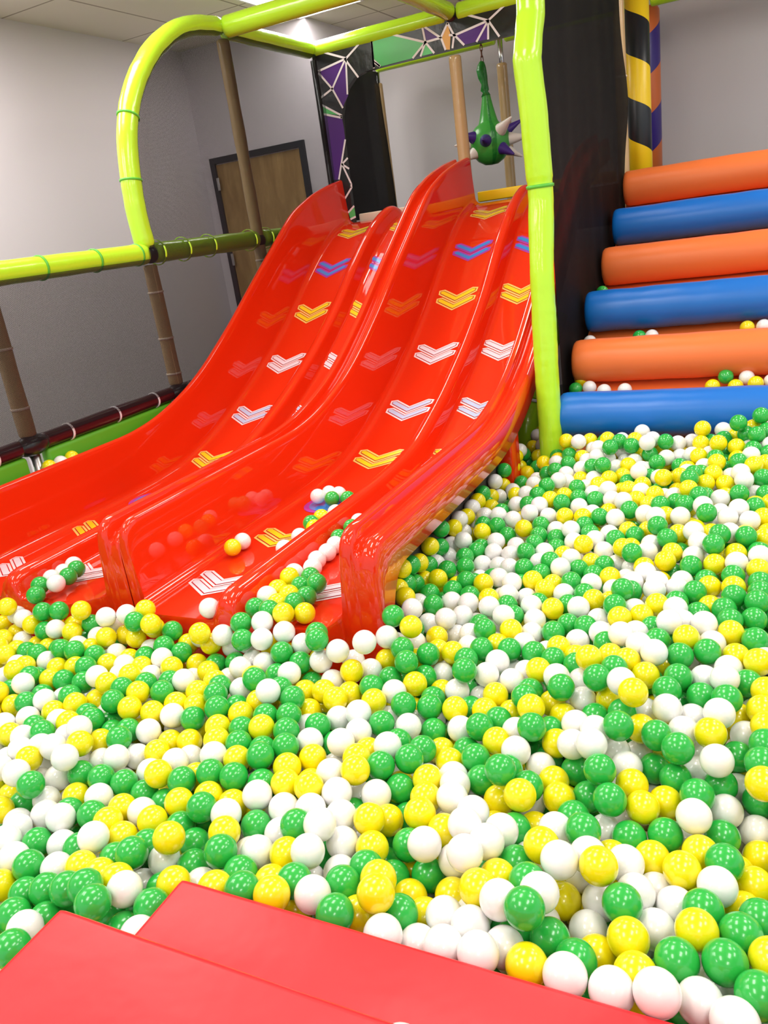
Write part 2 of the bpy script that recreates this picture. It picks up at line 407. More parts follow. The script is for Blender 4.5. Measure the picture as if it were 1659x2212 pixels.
def post(x, y, z0, z1, m=TAN, r=.040, bands=(), name='padded_post', seed=0):
    return rail((x, y, z0), (x, y, z1), m, r, name, bands, CREAM if m is TAN else LIMED, seed, label='tan vinyl post' if m is TAN else None)
rail((XL, .9, ZR), (XL, 3.66, ZR), bands=(.1, .35, .48, .6, .73, .86, .975), seed=1)
rail((XL, 3.72, ZR), (XL, 4.76, ZR), bands=(.04, .26, .50, .93), bm_m=LIME, seed=2, br=.070)
rail((XL, 4.84, ZR), (XL, 5.90, ZR), bands=(.05, .5), bm_m=LIME, seed=3, br=.070)
rail((XL, 4.85, ZT), (XL, 5.90, ZT), bands=(), seed=4, r=.058)
rail((XL+.04, 4.80, ZT), (XM-.0, 4.80, ZT), r=.062, seed=5, lump=.001)
rail((XM, 4.80, ZT), (XR, 4.80, ZT), r=.062, seed=6)
rail((XL+.03, 5.95, ZT), (XM-.03, 5.95, ZT), r=.058, seed=7)
rail((XM+.05, 5.95, ZT), (XR-.03, 5.95, ZT), r=.058, seed=8)
rail((XM, 4.85, ZT+.01), (XM, 5.90, ZT+.01), r=.055, seed=9)
rail((XL, 7.05, ZT), (XM-.04, 7.05, ZT), r=.05, seed=10); rail((XM+.04, 7.05, ZT), (XR, 7.05, ZT), r=.05, seed=11); rail((XR+.05, 7.05, ZT), (1.2, 7.05, ZT), r=.05, seed=12)
# arch from the low rail up to the top beam
arc = [(3.68, 1.27), (3.665, 1.45), (3.68, 1.62), (3.72, 1.83), (3.80, 2.0), (3.91, 2.14), (4.08, 2.29), (4.30, 2.41), (4.52, 2.475), (4.78, 2.50)]
ts = np.linspace(0, 1, len(arc)); tt = np.linspace(0, 1, 60)
ay = np.interp(tt, ts, [a[0] for a in arc]); az = np.interp(tt, ts, [a[1] for a in arc])
for _ in range(6):
    ay[1:-1] = (ay[:-2]+2*ay[1:-1]+ay[2:])/4; az[1:-1] = (az[:-2]+2*az[1:-1]+az[2:])/4
bm = bmesh.new(); tube(bm, [(XL, a, b) for a, b in zip(ay, az)], [.048]+[.056+.002*noise.noise(Vector((i*.5, 0, 3))) for i in range(58)]+[.05])
archo = mesh_obj('padded_arch', bm, LIME, frame)
for i in (13, 24):
    p = Vector((XL, ay[i], az[i])); e = (Vector((XL, ay[i+1], az[i+1]))-p).normalized()
    bm = bmesh.new(); tube(bm, [p-e*.006, p-e*.005, p+e*.005, p+e*.006], [.057, .061, .061, .057], caps=False)
    q = mesh_obj('tie_band', bm, LIMED, archo); q.matrix_parent_inverse = Matrix()
# posts
post(XL, 2.58, .50, 1.19, bands=(.2, .6), seed=1); post(XL, 1.48, .50, 1.19, bands=(.3,), seed=2)
post(XL, 3.68, .50, 1.18, bands=(.1, .4, .78), seed=3)
post(XL, 4.80, ZF, 2.43, bands=(.54,), seed=4)
post(XM, 5.95, ZF, 2.24, r=.043, seed=5); post(XL, 7.05, ZF, 2.36, r=.036, seed=6)
post(XM, 7.05, ZF, 2.30, r=.042, seed=7); post(XR, 5.98, ZF, 2.6, r=.036, bands=(.77,), seed=8)
for x, y in ((XL, 7.05), (XM, 7.05)):
    bm = bmesh.new(); tube(bm, [(x, y, 2.2), (x, y, 2.5)], .02); mesh_obj('steel_pole', bm, METAL, frame)
for y in (1.48, 2.58):
    bm = bmesh.new(); tube(bm, [(XL, y, ZF), (XL, y, .44)], .028); o = mesh_obj('steel_pole', bm, METAL, frame)
    bm = bmesh.new(); box(bm, (XL-.03, y-.05, ZF), (XL+.03, y+.055, .30), .01); mesh_obj('post_wrap', bm, BLACK, frame)
for y in (1.48, 2.58, 3.68, 4.80):   # black net knots at the joints of the low rail
    bm = bmesh.new(); bmesh.ops.create_uvsphere(bm, u_segments=16, v_segments=10, radius=.052, matrix=Matrix.Translation((XL+.01, y, ZL)) @ Matrix.Diagonal((1, 1.9, 1, 1)))
    mesh_obj('joint_wrap', bm, BLACK, frame)
for y0, y1 in ((.9, 1.42), (1.54, 2.52), (2.64, 3.62), (3.74, 4.74), (4.86, 5.9)):
    rail((XL, y0, ZL), (XL, y1, ZL), mat('maroon vinyl', (.05, .008, .012), .25) if 'maroon vinyl' not in bpy.data.materials else bpy.data.materials['maroon vinyl'], .040, 'lower_rail', (.18, .52, .84), WHITEP, seed=int(y0*3), label='dark maroon net-wrapped tube')
for y, z in ((5.93, 0),):
    bm = bmesh.new(); tube(bm, [(XL+.015, y, .5), (XL+.015, y, 2.42)], .03, seg=14); o = mesh_obj('net_laced_pole', bm, BLACK, frame)
# black elbow cavities
for p in ((XL, 3.70, ZR-.005), (XM+.01, 5.94, ZT-.01), (XL, 4.80, ZR-.01)):
    bm = bmesh.new(); bmesh.ops.create_uvsphere(bm, u_segments=14, v_segments=10, radius=.05, matrix=Matrix.Translation(p)); mesh_obj('joint_fitting', bm, BLACK, frame)

# wrinkled lime right-hand post (bent sleeve)
ctrl = [(-1.0, 3.69, -.3), (-1.0, 3.69, .15), (-1.0, 3.70, .5), (-1.0, 3.73, .9), (-1.0, 3.80, 1.22), (-1.0, 3.80, 1.30), (-1.0, 3.77, 1.6), (-1.01, 3.76, 1.78), (-1.0, 3.83, 1.95), (-1.0, 3.86, 2.1), (-1.0, 3.87, 2.5)]
zz = np.linspace(-.3, 2.5, 180); cz = [c[2] for c in ctrl]
pts = [(np.interp(z, cz, [c[0] for c in ctrl]), np.interp(z, cz, [c[1] for c in ctrl]), z) for z in zz]
rad = []
for z in zz:
    r = .056 + .003*noise.noise(Vector((0, 0, z*4)))
    if z < 1.0: r += .002*abs(math.sin(z*2*PI/.11))**.3*(1 if z < .75 else .5) - .002
    if z > 1.30: r += .004
    rad.append(r)
bm = bmesh.new(); tube(bm, pts, rad, 28)
for v in bm.verts:
    n = noise.noise(Vector((v.co.x*30, v.co.y*30, v.co.z*14))); v.co.x += n*.002; v.co.y += n*.002
rp = mesh_obj('padded_post', bm, LIME, frame); rp['label'] = 'lime green wrinkled post sleeve'
bm = bmesh.new(); z = 1.275; tube(bm, [(-1, 3.80, z-.008), (-1, 3.80, z-.006), (-1, 3.80, z+.006), (-1, 3.80, z+.008)], [.056, .062, .062, .056], 28, False)
q = mesh_obj('tie_band', bm, LIMED, rp); q.matrix_parent_inverse = Matrix()
# leaning lime brace sleeve beside the post
bm = bmesh.new(); tube(bm, [(-1.30, 4.22, -.25), (-1.285, 4.23, .0), (-1.265, 4.26, .20)], [.075, .080, .076], 30)
for v in bm.verts:
    n = noise.noise(Vector((v.co.x*26, v.co.y*26, v.co.z*5))); v.co += Vector((v.co.x+1.28, v.co.y-4.23, 0))*n*.3
o = mesh_obj('brace_sleeve', bm, LIME, frame)
bm = bmesh.new(); tube(bm, [(-1.265, 4.26, .2), (-1.22, 4.36, .36), (-1.16, 4.45, .52), (-1.12, 4.5, .62)], [.086, .075, .055, .045], 30); mesh_obj('brace_sleeve', bm, LIME, frame)
bm = bmesh.new(); e = Vector((.2, .35, 1)).normalized(); p = Vector((-1.266, 4.257, .197)); tube(bm, [p-e*.008, p-e*.003, p+e*.003, p+e*.008], [.084, .088, .088, .084], 30, False); q = mesh_obj('sleeve_hem', bm, WHITEP, frame)

# ------------------------------------------------------------------ nets
def sheet(name, x, poly_f, y0, y1, ny, z0f, z1f, nz, m, amp=.01, seed=0, parent=None):
    bm = bmesh.new(); rows = []
    for i in range(ny+1):
        y = y0+(y1-y0)*i/ny; row = []
        for j in range(nz+1):
            z = z0f(y)+(z1f(y)-z0f(y))*j/nz
            edge = min(j, nz-j)/max(1, nz)*4; k = min(1, edge)
            dx = amp*k*noise.noise(Vector((y*2.3+seed, z*2.1, seed))) + amp*.5*noise.noise(Vector((y*9+seed, z*2.5, 3)))
            row.append(bm.verts.new((x+dx, y, z)))
        rows.append(row)
    for a, b in zip(rows, rows[1:]):
        for j in range(nz): bm.faces.new((a[j], a[j+1], b[j+1], b[j]))
    return mesh_obj(name, bm, m, parent)
arch_in = lambda y: (float(np.interp(y, ay, az))-.05) if y < 4.8 else 2.44
n1 = sheet('safety_net', XL+.062, None, .9, 3.63, 90, lambda y: ZL+.02, lambda y: ZR-.03, 26, NET, .005, 1)
tag(n1, 'black mesh safety net below the lime rail at the left edge', 'net')
bm = bmesh.new(); rows = []
ai = np.array(az); ayy = np.array(ay); imax = int(np.argmax(ai))
def y_arch(z): return float(np.interp(z, ai[:imax], ayy[:imax])) if z > 1.28 else 3.63
zs = list(np.linspace(ZL+.02, 1.26, 26)) + list(np.linspace(1.29, 2.455, 44))
for z in zs:
    y0 = y_arch(z); row = []
    for i in range(91):
        t = i/90; y = y0+(5.93-y0)*t
        edge = min((y-y0)/.10, 1, (2.47-z)/.10) if z > 1.28 else 1
        sag = .014*noise.noise(Vector((y*2.1, z*1.9, 5))) + .005*noise.noise(Vector((y*10, z*3, 1)))
        if y > 5.3: sag += .02*math.sin((y-5.3)*14+z*2)*(y-5.3)
        row.append(bm.verts.new((XL+.040+(.022+sag*.5)*max(0, edge), y, z)))
    rows.append(row)
for a, b in zip(rows, rows[1:]):
    for j in range(90): bm.faces.new((a[j], b[j], b[j+1], a[j+1]))
tag(mesh_obj('safety_net', bm, NET), 'black mesh safety net filling the arched bay in front of the wooden door', 'net')
# dense black net wall between right slide and climbing rollers
def curtain(x, y0, y1, z0, z1, name, label, seed, bulge=0):
    bm = bmesh.new(); rows = []
    for i in range(91):
        y = y0+(y1-y0)*i/90; row = []
        for j in range(61):
            z = z0+(z1-z0)*j/60
            dx = .012*noise.noise(Vector((y*5+seed, z*.8, 2))) + .02*noise.noise(Vector((y*2+seed, z*1.1, 7)))
            if bulge: dx += bulge*math.exp(-((z-1.75)/.3)**2)*math.exp(-((y-y1)/.35)**2)
            row.append(bm.verts.new((x+dx, y, z)))
        rows.append(row)
    for a, b in zip(rows, rows[1:]):
        for j in range(60): bm.faces.new((a[j], a[j+1], b[j+1], b[j]))
    return tag(mesh_obj(name, bm, NETD), label, 'net')
curtain(XR+.012, 3.935, 5.90, -.2, 2.6, 'net_curtain', 'dense black net curtain between the lime post and the foam rollers', 4, .05)
curtain(XL+.03, 5.99, 7.03, 1.28, 2.44, 'net_curtain', 'black net curtain behind the patterned doorway panel at the top of the left slide', 9)

# ------------------------------------------------------------------ patterned header panel
YP = 5.945-.03
P = lambda *a: a
def build_header():
    bm = bmesh.new()
    outline = [(-3.19, 1.25), (-3.19, 2.46), (-1.0, 2.46), (-1.0, 2.275), (-2.66, 2.272), (-2.78, 2.268), (-2.87, 2.245), (-2.935, 2.19), (-2.985, 2.11), (-3.015, 2.02), (-3.03, 1.85), (-3.035, 1.60), (-3.035, 1.25)]
    extrude_poly(bm, outline, YP, YP+.045, 0)
    def flat(poly, h, mi):
        vs = [bm.verts.new((x, YP-h, z)) for x, z in poly]; f = bm.faces.new(vs); f.normal_update()
        if f.normal.y > 0: f.normal_flip()
        f.material_index = mi
    def line(a, b, wd=.014):
        a, b = Vector(a), Vector(b); e = (b-a).normalized(); n = Vector((-e.y, e.x))*wd/2; a = a-e*.002; b = b+e*.002
        flat([a+n, b+n, b-n, a-n], .003, 1)
    return bm, flat, line
bm, flat, line = build_header()
HD_POLY = [[2, [[-3.1576, 2.3389], [-2.9218, 2.3751], [-3.0596, 2.2086]]], [2, [[-2.9224, 2.3716], [-3.0596, 2.2086], [-2.9936, 2.0709], [-2.9777, 2.0944], [-2.9363, 2.1429], [-2.9132, 2.3444]]], [3, [[-3.1837, 2.1239], [-3.0165, 2.022], [-3.18, 2.0659]]], [2, [[-3.1831, 2.0626], [-3.0135, 2.0062], [-3.0096, 1.9521], [-3.012, 1.8541], [-3.1201, 1.587], [-3.1902, 1.5973]]], [3, [[-3.0146, 1.3862], [-3.0136, 1.3043], [-3.0598, 1.2938], [-3.0734, 1.345]]], [3, [[-2.6987, 2.4409], [-2.5264, 2.4523], [-2.293, 2.3573], [-2.3991, 2.2791], [-2.6561, 2.2757], [-2.6968, 2.3256]]], [3, [[-2.2893, 2.3565], [-2.2349, 2.2786], [-2.3352, 2.2788]]], [2, [[-2.2993, 2.4538], [-2.1764, 2.3589], [-2.2893, 2.3565]]], [4, [[-2.1158, 2.4329], [-2.1019, 2.3635], [-2.1173, 2.2752], [-2.1521, 2.2823], [-2.1725, 2.36]]], [2, [[-2.0737, 2.3534], [-1.8298, 2.3895], [-1.922, 2.2838], [-2.016, 2.282]]], [2, [[-1.8298, 2.3895], [-1.8403, 2.2819], [-1.922, 2.2838]]], [3, [[-1.6008, 2.4524], [-1.551, 2.447], [-1.5615, 2.3115], [-1.6086, 2.3158]]]]
HD_LINE = [[[-3.0814, 2.4525], [-2.9116, 2.3804]], [[-2.9218, 2.3751], [-2.7994, 2.4473]], [[-2.9212, 2.3786], [-3.1692, 2.3412]], [[-2.9179, 2.3708], [-2.8355, 2.2438]], [[-2.9157, 2.3703], [-2.9409, 2.1512]], [[-2.9218, 2.3751], [-3.0596, 2.2086]], [[-3.1599, 2.3394], [-3.0596, 2.2086]], [[-3.1858, 2.4055], [-3.1626, 2.338]], [[-3.1626, 2.338], [-3.1825, 2.2334]], [[-3.0596, 2.2086], [-3.1815, 2.1615]], [[-3.0596, 2.2086], [-2.9949, 2.0692]], [[-3.1827, 2.1294], [-3.0122, 2.0193]], [[-3.1807, 2.0622], [-3.0138, 2.0044]], [[-3.0165, 2.022], [-3.0174, 2.0031]], [[-2.6943, 2.4433], [-2.7025, 2.2778]], [[-2.7008, 2.3169], [-2.6551, 2.2793]], [[-3.0113, 1.8539], [-3.1122, 1.5899]], [[-3.0674, 1.6907], [-3.0128, 1.7256]], [[-3.0674, 1.6907], [-3.0135, 1.6509]], [[-3.0674, 1.6907], [-3.0124, 1.5433]], [[-3.0124, 1.5433], [-3.0147, 1.5156]], [[-3.0147, 1.5156], [-3.0817, 1.4482]], [[-3.0152, 1.3822], [-3.0723, 1.3428]], [[-3.0602, 1.2918], [-3.0146, 1.3045]], [[-2.6949, 2.4496], [-2.7021, 2.2815]], [[-2.6968, 2.3256], [-2.6517, 2.2781]], [[-2.5264, 2.4523], [-2.293, 2.3573]], [[-2.3489, 2.4521], [-2.2957, 2.453]], [[-2.2814, 2.4469], [-2.1762, 2.3607]], [[-2.2997, 2.4508], [-2.2893, 2.3565]], [[-2.2893, 2.3565], [-2.1764, 2.3589]], [[-2.2893, 2.3565], [-2.3952, 2.2795]], [[-2.2893, 2.3565], [-2.3352, 2.2788]], [[-2.2893, 2.3565], [-2.2335, 2.2783]], [[-2.1725, 2.36], [-2.1155, 2.4358]], [[-2.1155, 2.4358], [-2.0772, 2.3553]], [[-2.1725, 2.36], [-2.1485, 2.2815]], [[-2.1116, 2.3625], [-2.0736, 2.3546]], [[-2.0772, 2.3553], [-2.0967, 2.2814]], [[-2.0736, 2.3546], [-2.0123, 2.2825]], [[-2.0737, 2.3534], [-1.8298, 2.3895]], [[-1.9652, 2.4512], [-1.8298, 2.3895]], [[-1.8298, 2.3895], [-1.7058, 2.4557]], [[-1.8298, 2.3895], [-1.7629, 2.2825]], [[-1.8298, 2.3895], [-1.8403, 2.2819]], [[-1.8298, 2.3895], [-1.922, 2.2838]], [[-1.6075, 2.4539], [-1.6114, 2.2814]], [[-1.6114, 2.3222], [-1.5748, 2.3144]]]
for mi, poly in HD_POLY: flat(poly, .0015, mi)
for a, b in HD_LINE: line(a, b)
hp = tag(mesh_obj('header_panel', bm, [BLACK, WHITEP, PURPLE, GREENP, ORANGEP], smooth=False), 'black vinyl panel with white lines and purple, green and orange shapes over the slide tops', 'panel')

# ------------------------------------------------------------------ platform
pf = tag(empty('play_platform', (XM, 6.5, ZF)), 'raised platform deck at the top of the slides', 'platform')
bm = bmesh.new(); box(bm, (XL+.05, 6.06, 1.17), (XR-.05, 7.0, 1.26), .01); mesh_obj('deck', bm, BLACKF, pf)
bm = bmesh.new(); box(bm, (XL+.05, 5.97, 1.0), (XR-.05, 6.055, 1.235), .01); mesh_obj('deck_edge', bm, BLACKF, pf)
bm = bmesh.new(); box(bm, (-3.02, 5.98, 1.24), (XM-.06, 6.05, 1.322), .008); o = mesh_obj('edge_pad', bm, CREAM, pf); o['label'] = 'cream edge pad'
bm = bmesh.new(); box(bm, (XM+.055, 6.0, 1.275), (XR-.06, 6.055, 1.345), .008); o = mesh_obj('edge_pad', bm, YEL, pf); o['label'] = 'yellow edge pad'
bm = bmesh.new(); box(bm, (XR+.05, 6.10, 1.0), (1.2, 7.0, 1.26), .02); mesh_obj('deck', bm, BLACKF, pf)

# ------------------------------------------------------------------ spiked hanging ball
SX, SY, SZ = -2.075, 6.5, 1.70
sb = tag(empty('hanging_spiked_ball', (SX, SY, SZ)), 'green spiked vinyl ball hanging on a rusty chain behind the slide top', 'hanging ball')
prof = [(0, -.165), (.05, -.160), (.10, -.130), (.130, -.09), (.146, -.045), (.150, 0), (.146, .045), (.130, .085), (.102, .115), (.080, .128), (.070, .145), (.058, .19), (.044, .25), (.034, .30), (.030, .325)]
bm = bmesh.new(); seg = 48; rings = []
for r, z in prof:
    ring = []
    for k in range(seg):
        a = 2*PI*k/seg; rr = r*(1+.02*abs(math.cos(a*3)))
        ring.append(bm.verts.new((SX+rr*math.cos(a), SY+rr*math.sin(a), SZ+z)))
    rings.append(ring)
for a, b in zip(rings, rings[1:]):
    for k in range(seg):
        f = bm.faces.new((a[k], a[(k+1) % seg], b[(k+1) % seg], b[k])); f.material_index = 1 if k in (39, 40) else 0
bmesh.ops.remove_doubles(bm, verts=bm.verts, dist=1e-5)
mesh_obj('ball_body', bm, [SPGREEN, SPDK], sb)
bm = bmesh.new()
tp = [(SX, SY, SZ+.32), (SX-.002, SY, SZ+.345), (SX-.006, SY, SZ+.36), (SX-.004, SY, SZ+.40), (SX-.012, SY, SZ+.45), (SX-.02, SY, SZ+.50), (SX-.016, SY, SZ+.53), (SX-.008, SY, SZ+.555)]
tube(bm, tp, [.034, .022, .030, .026, .036, .038, .03, .016], 20)
for v in bm.verts: v.co += Vector((1, .3, .2))*noise.noise(v.co*30)*.008
mesh_obj('twisted_neck', bm, SPDK, sb)
tc_ = [(0, 0, 1)]
def spike(dx, dy, dz, m, r=.05, L=.15, lab=''):
    d = Vector((dx, dy, dz)).normalized(); p = Vector((SX, SY, SZ)) + d*.125
    bm = bmesh.new(); tube(bm, [p, p+d*.03, p+d*(L*.5), p+d*(L*.9), p+d*(L*.98), p+d*L], [r, r*.97, r*.62, r*.24, r*.15, .003], 22)
    o = mesh_obj('spike', bm, m, sb); o['label'] = lab
spike(-1, -.25, .05, SPWHITE, .038, .15, 'white spike'); spike(1, .25, .0, SPWHITE, .048, .18, 'white spike')
spike(.72, -.45, .42, SPWHITE, .048, .17, 'white spike'); spike(.8, .5, .45, SPPURP, .04, .17, 'purple spike')
spike(.75, -.45, -.42, SPPURP, .045, .16, 'purple spike'); spike(.8, .35, -.5, SPWHITE, .04, .15, 'white spike')
spike(.10, -1, .02, SPPURP, .045, .13, 'purple spike'); spike(-.62, -.7, .28, SPPURP, .045, .13, 'purple spike')
spike(-.65, -.62, -.45, SPWHITE, .045, .12, 'white spike'); spike(-.3, .9, .3, SPPURP, .045, .13, 'purple spike'); spike(.1, .9, -.4, SPWHITE, .045, .13, 'white spike')
nlk = 14; z = SZ+.55
for i in range(nlk):
    bm = bmesh.new(); pts = []
    for k in range(17):
        a = 2*PI*k/16; u = .009*math.cos(a); v = .019*math.sin(a) + (.006 if math.sin(a) > 0 else -.006)
        pts.append((SX-.008+(u if i % 2 == 0 else 0), SY+(u if i % 2 else 0), z+.019+v))
    tube(bm, pts, .0032, 8, False); mesh_obj('chain_link', bm, RUST, sb); z += .0375
    if z > 2.48: break

# ------------------------------------------------------------------ hazard column and far column
def stripes(name, c1, c2, ax, per, slope, rough=.35, off=0):
    m = bpy.data.materials.new(name); m.use_nodes = True; nt = m.node_tree; b = nt.nodes['Principled BSDF']; b.inputs['Roughness'].default_value = rough
    tc = nt.nodes.new('ShaderNodeTexCoord'); sx = nt.nodes.new('ShaderNodeSeparateXYZ'); nt.links.new(tc.outputs['Object'], sx.inputs[0])
    if ax == 'ang':
        at = nt.nodes.new('ShaderNodeMath'); at.operation = 'ARCTAN2'; nt.links.new(sx.outputs['Y'], at.inputs[0]); nt.links.new(sx.outputs['X'], at.inputs[1]); src = at.outputs[0]
    else: src = sx.outputs[ax]
    ml = nt.nodes.new('ShaderNodeMath'); ml.operation = 'MULTIPLY_ADD'; ml.inputs[1].default_value = slope; nt.links.new(src, ml.inputs[0]); nt.links.new(sx.outputs['Z'], ml.inputs[2])
    ad = nt.nodes.new('ShaderNodeMath'); ad.operation = 'ADD'; ad.inputs[1].default_value = 50*per+off; nt.links.new(ml.outputs[0], ad.inputs[0])
    md = nt.nodes.new('ShaderNodeMath'); md.operation = 'MODULO'; md.inputs[1].default_value = per; nt.links.new(ad.outputs[0], md.inputs[0])
    lt = nt.nodes.new('ShaderNodeMath'); lt.operation = 'LESS_THAN'; lt.inputs[1].default_value = per/2; nt.links.new(md.outputs[0], lt.inputs[0])
    mx = nt.nodes.new('ShaderNodeMix'); mx.data_type = 'RGBA'; mx.inputs[6].default_value = (*c1, 1); mx.inputs[7].default_value = (*c2, 1)
    nt.links.new(lt.outputs[0], mx.inputs[0]); nt.links.new(mx.outputs[2], b.inputs['Base Color']); return m
HAZ = stripes('hazard stripes', (.88, .62, .01), (.008, .012, .016), 'ang', .52, .041, off=-.693)
HX, HY = -.932, 6.27
bm = bmesh.new(); tube(bm, [(HX, HY, 1.261), (HX, HY, 1.27), (HX, HY, 2.6)], [.07, .077, .077], 40)
tag(mesh_obj('hazard_column', bm, HAZ, loc=(HX, HY, 1.26)), 'round padded column with diagonal yellow and black stripes behind the top orange roller', 'column')
PO = stripes('purple orange stripes', (.66, .15, .03), (.04, .02, .20), 'ang', .55, -.0875, off=-2.56)
bm = bmesh.new(); tube(bm, [(-1.045, 7.3, 1.0), (-1.045, 7.3, 2.46), (-1.045, 7.3, 2.48), (-1.045, 7.3, 2.49)], [.125, .125, .115, .09], 44)
tag(mesh_obj('striped_column', bm, PO, loc=(-1.045, 7.3, ZF)), 'tall padded column with orange and purple diagonal stripes against the grey wall', 'column')

# ------------------------------------------------------------------ climbing rollers
RC = [(3.93, .19), (4.28, .392), (4.655, .597), (5.165, .79), (5.565, .995), (5.97, 1.22)]
RB = [BLUE, ORANGE, BLUE, ORANGE, BLUE, ORANGE]
names = ['blue foam roller, lowest of the climbing rollers, half buried in pit balls', 'orange foam roller just above the lowest blue one', 'blue foam roller in the middle, with orange rollers above and below it', 'orange foam roller third from the top of the climb',
         'blue foam roller second from the top, under the topmost orange one', 'orange foam roller at the very top of the climb']
RC = [(3.783, 0.228), (4.129, 0.419), (4.484, 0.618), (4.989, 0.804), (5.368, 1.002), (5.799, 1.218)]
def roller(y, z, m, label, r=.108, seed=0):
    bm = bmesh.new(); pts, rad = [], []
    x0, x1 = XR+.035, 1.2
    for x, rr in ((x0, r*.80), (x0+.003, r*.90), (x0+.012, r*.97), (x0+.03, r)): pts.append((x, y, z)); rad.append(rr)
    for x in np.linspace(x0+.06, x1-.06, 70): pts.append((x, y, z)); rad.append(r+.0012*noise.noise(Vector((x*6, seed, 0))))
    for x, rr in ((x1-.03, r), (x1-.01, r*.96), (x1, r*.8)): pts.append((x, y, z)); rad.append(rr)
    tube(bm, pts, rad, 48)
    for v in bm.verts:   # dents in the vinyl
        v.co.z += .003*noise.noise(Vector((v.co.x*9, v.co.y*12, seed)))
    return tag(mesh_obj('foam_roller', bm, m), label, 'foam roller', 'climbing rollers')
for i, ((y, z), m, l) in enumerate(zip(RC, RB, names)): roller(y, z, m, l, seed=i*3+1)
bm = bmesh.new()
pf_ = [(RC[0][0]-.35, -.3)] + [(y+.048, z-.101) for y, z in RC] + [(6.09, 1.22), (6.09, -.44), (RC[0][0]-.35, -.44)]
a = [bm.verts.new((XR+.03, y, z)) for y, z in pf_]; b = [bm.verts.new((1.2, y, z)) for y, z in pf_]; n = len(pf_)
bm.faces.new(a); bm.faces.new(b[::-1])
for i in range(n): bm.faces.new((a[i], b[i], b[(i+1) % n], a[(i+1) % n]))
bmesh.ops.recalc_face_normals(bm, faces=bm.faces)
tag(mesh_obj('climbing_ramp', bm, ORANGE, smooth=False), 'sloping orange vinyl ramp pad under the blue and orange rollers', 'ramp')

# ------------------------------------------------------------------ pit walls and step blocks
for i, (y0, y1) in enumerate(((-.3, 1.43), (1.53, 2.525), (2.64, 3.62), (3.74, 5.9))):
    bm = bmesh.new(); box(bm, (XL-.03, y0, ZF), (XL+.025, y1, .42), .022, 4)
    tag(mesh_obj('pit_wall_pad', bm, PADGREEN), ['green pit wall pad hidden low at the left edge', 'green pit wall pad left of the bare steel pole', 'green pit wall pad right of the bare steel pole, behind the left slide wall', 'green pit wall pad behind the steep part of the left slide'][i], 'wall pad', 'green pit wall pads')
def block(x0, x1, y0, y1, z1, label):
    bm = bmesh.new(); box(bm, (x0, y0, ZF), (x1, y1, z1))
    bmesh.ops.subdivide_edges(bm, edges=[e for e in bm.edges if abs(e.verts[0].co.x-e.verts[1].co.x) > .5], cuts=30)
    bmesh.ops.bevel(bm, geom=[e for e in bm.edges if len(e.link_faces) == 2 and e.calc_face_angle(0) > 1], offset=.012, segments=3, profile=.6, affect='EDGES')
    for v in bm.verts:
        if v.co.z > z1-.03: v.co.z += .0018*noise.noise(Vector((v.co.x*7, v.co.y*7, 1)))
    return tag(sharp(mesh_obj('step_block', bm, MATRED), 60), label, 'step', 'red step blocks')
block(-1.0, .9, -.55, .615, .27, 'red vinyl padded step block nearest the camera, higher of the two, at the bottom left')
block(-1.0, .9, .617, .858, .10, 'red vinyl padded step block at the edge of the balls, lower of the two')

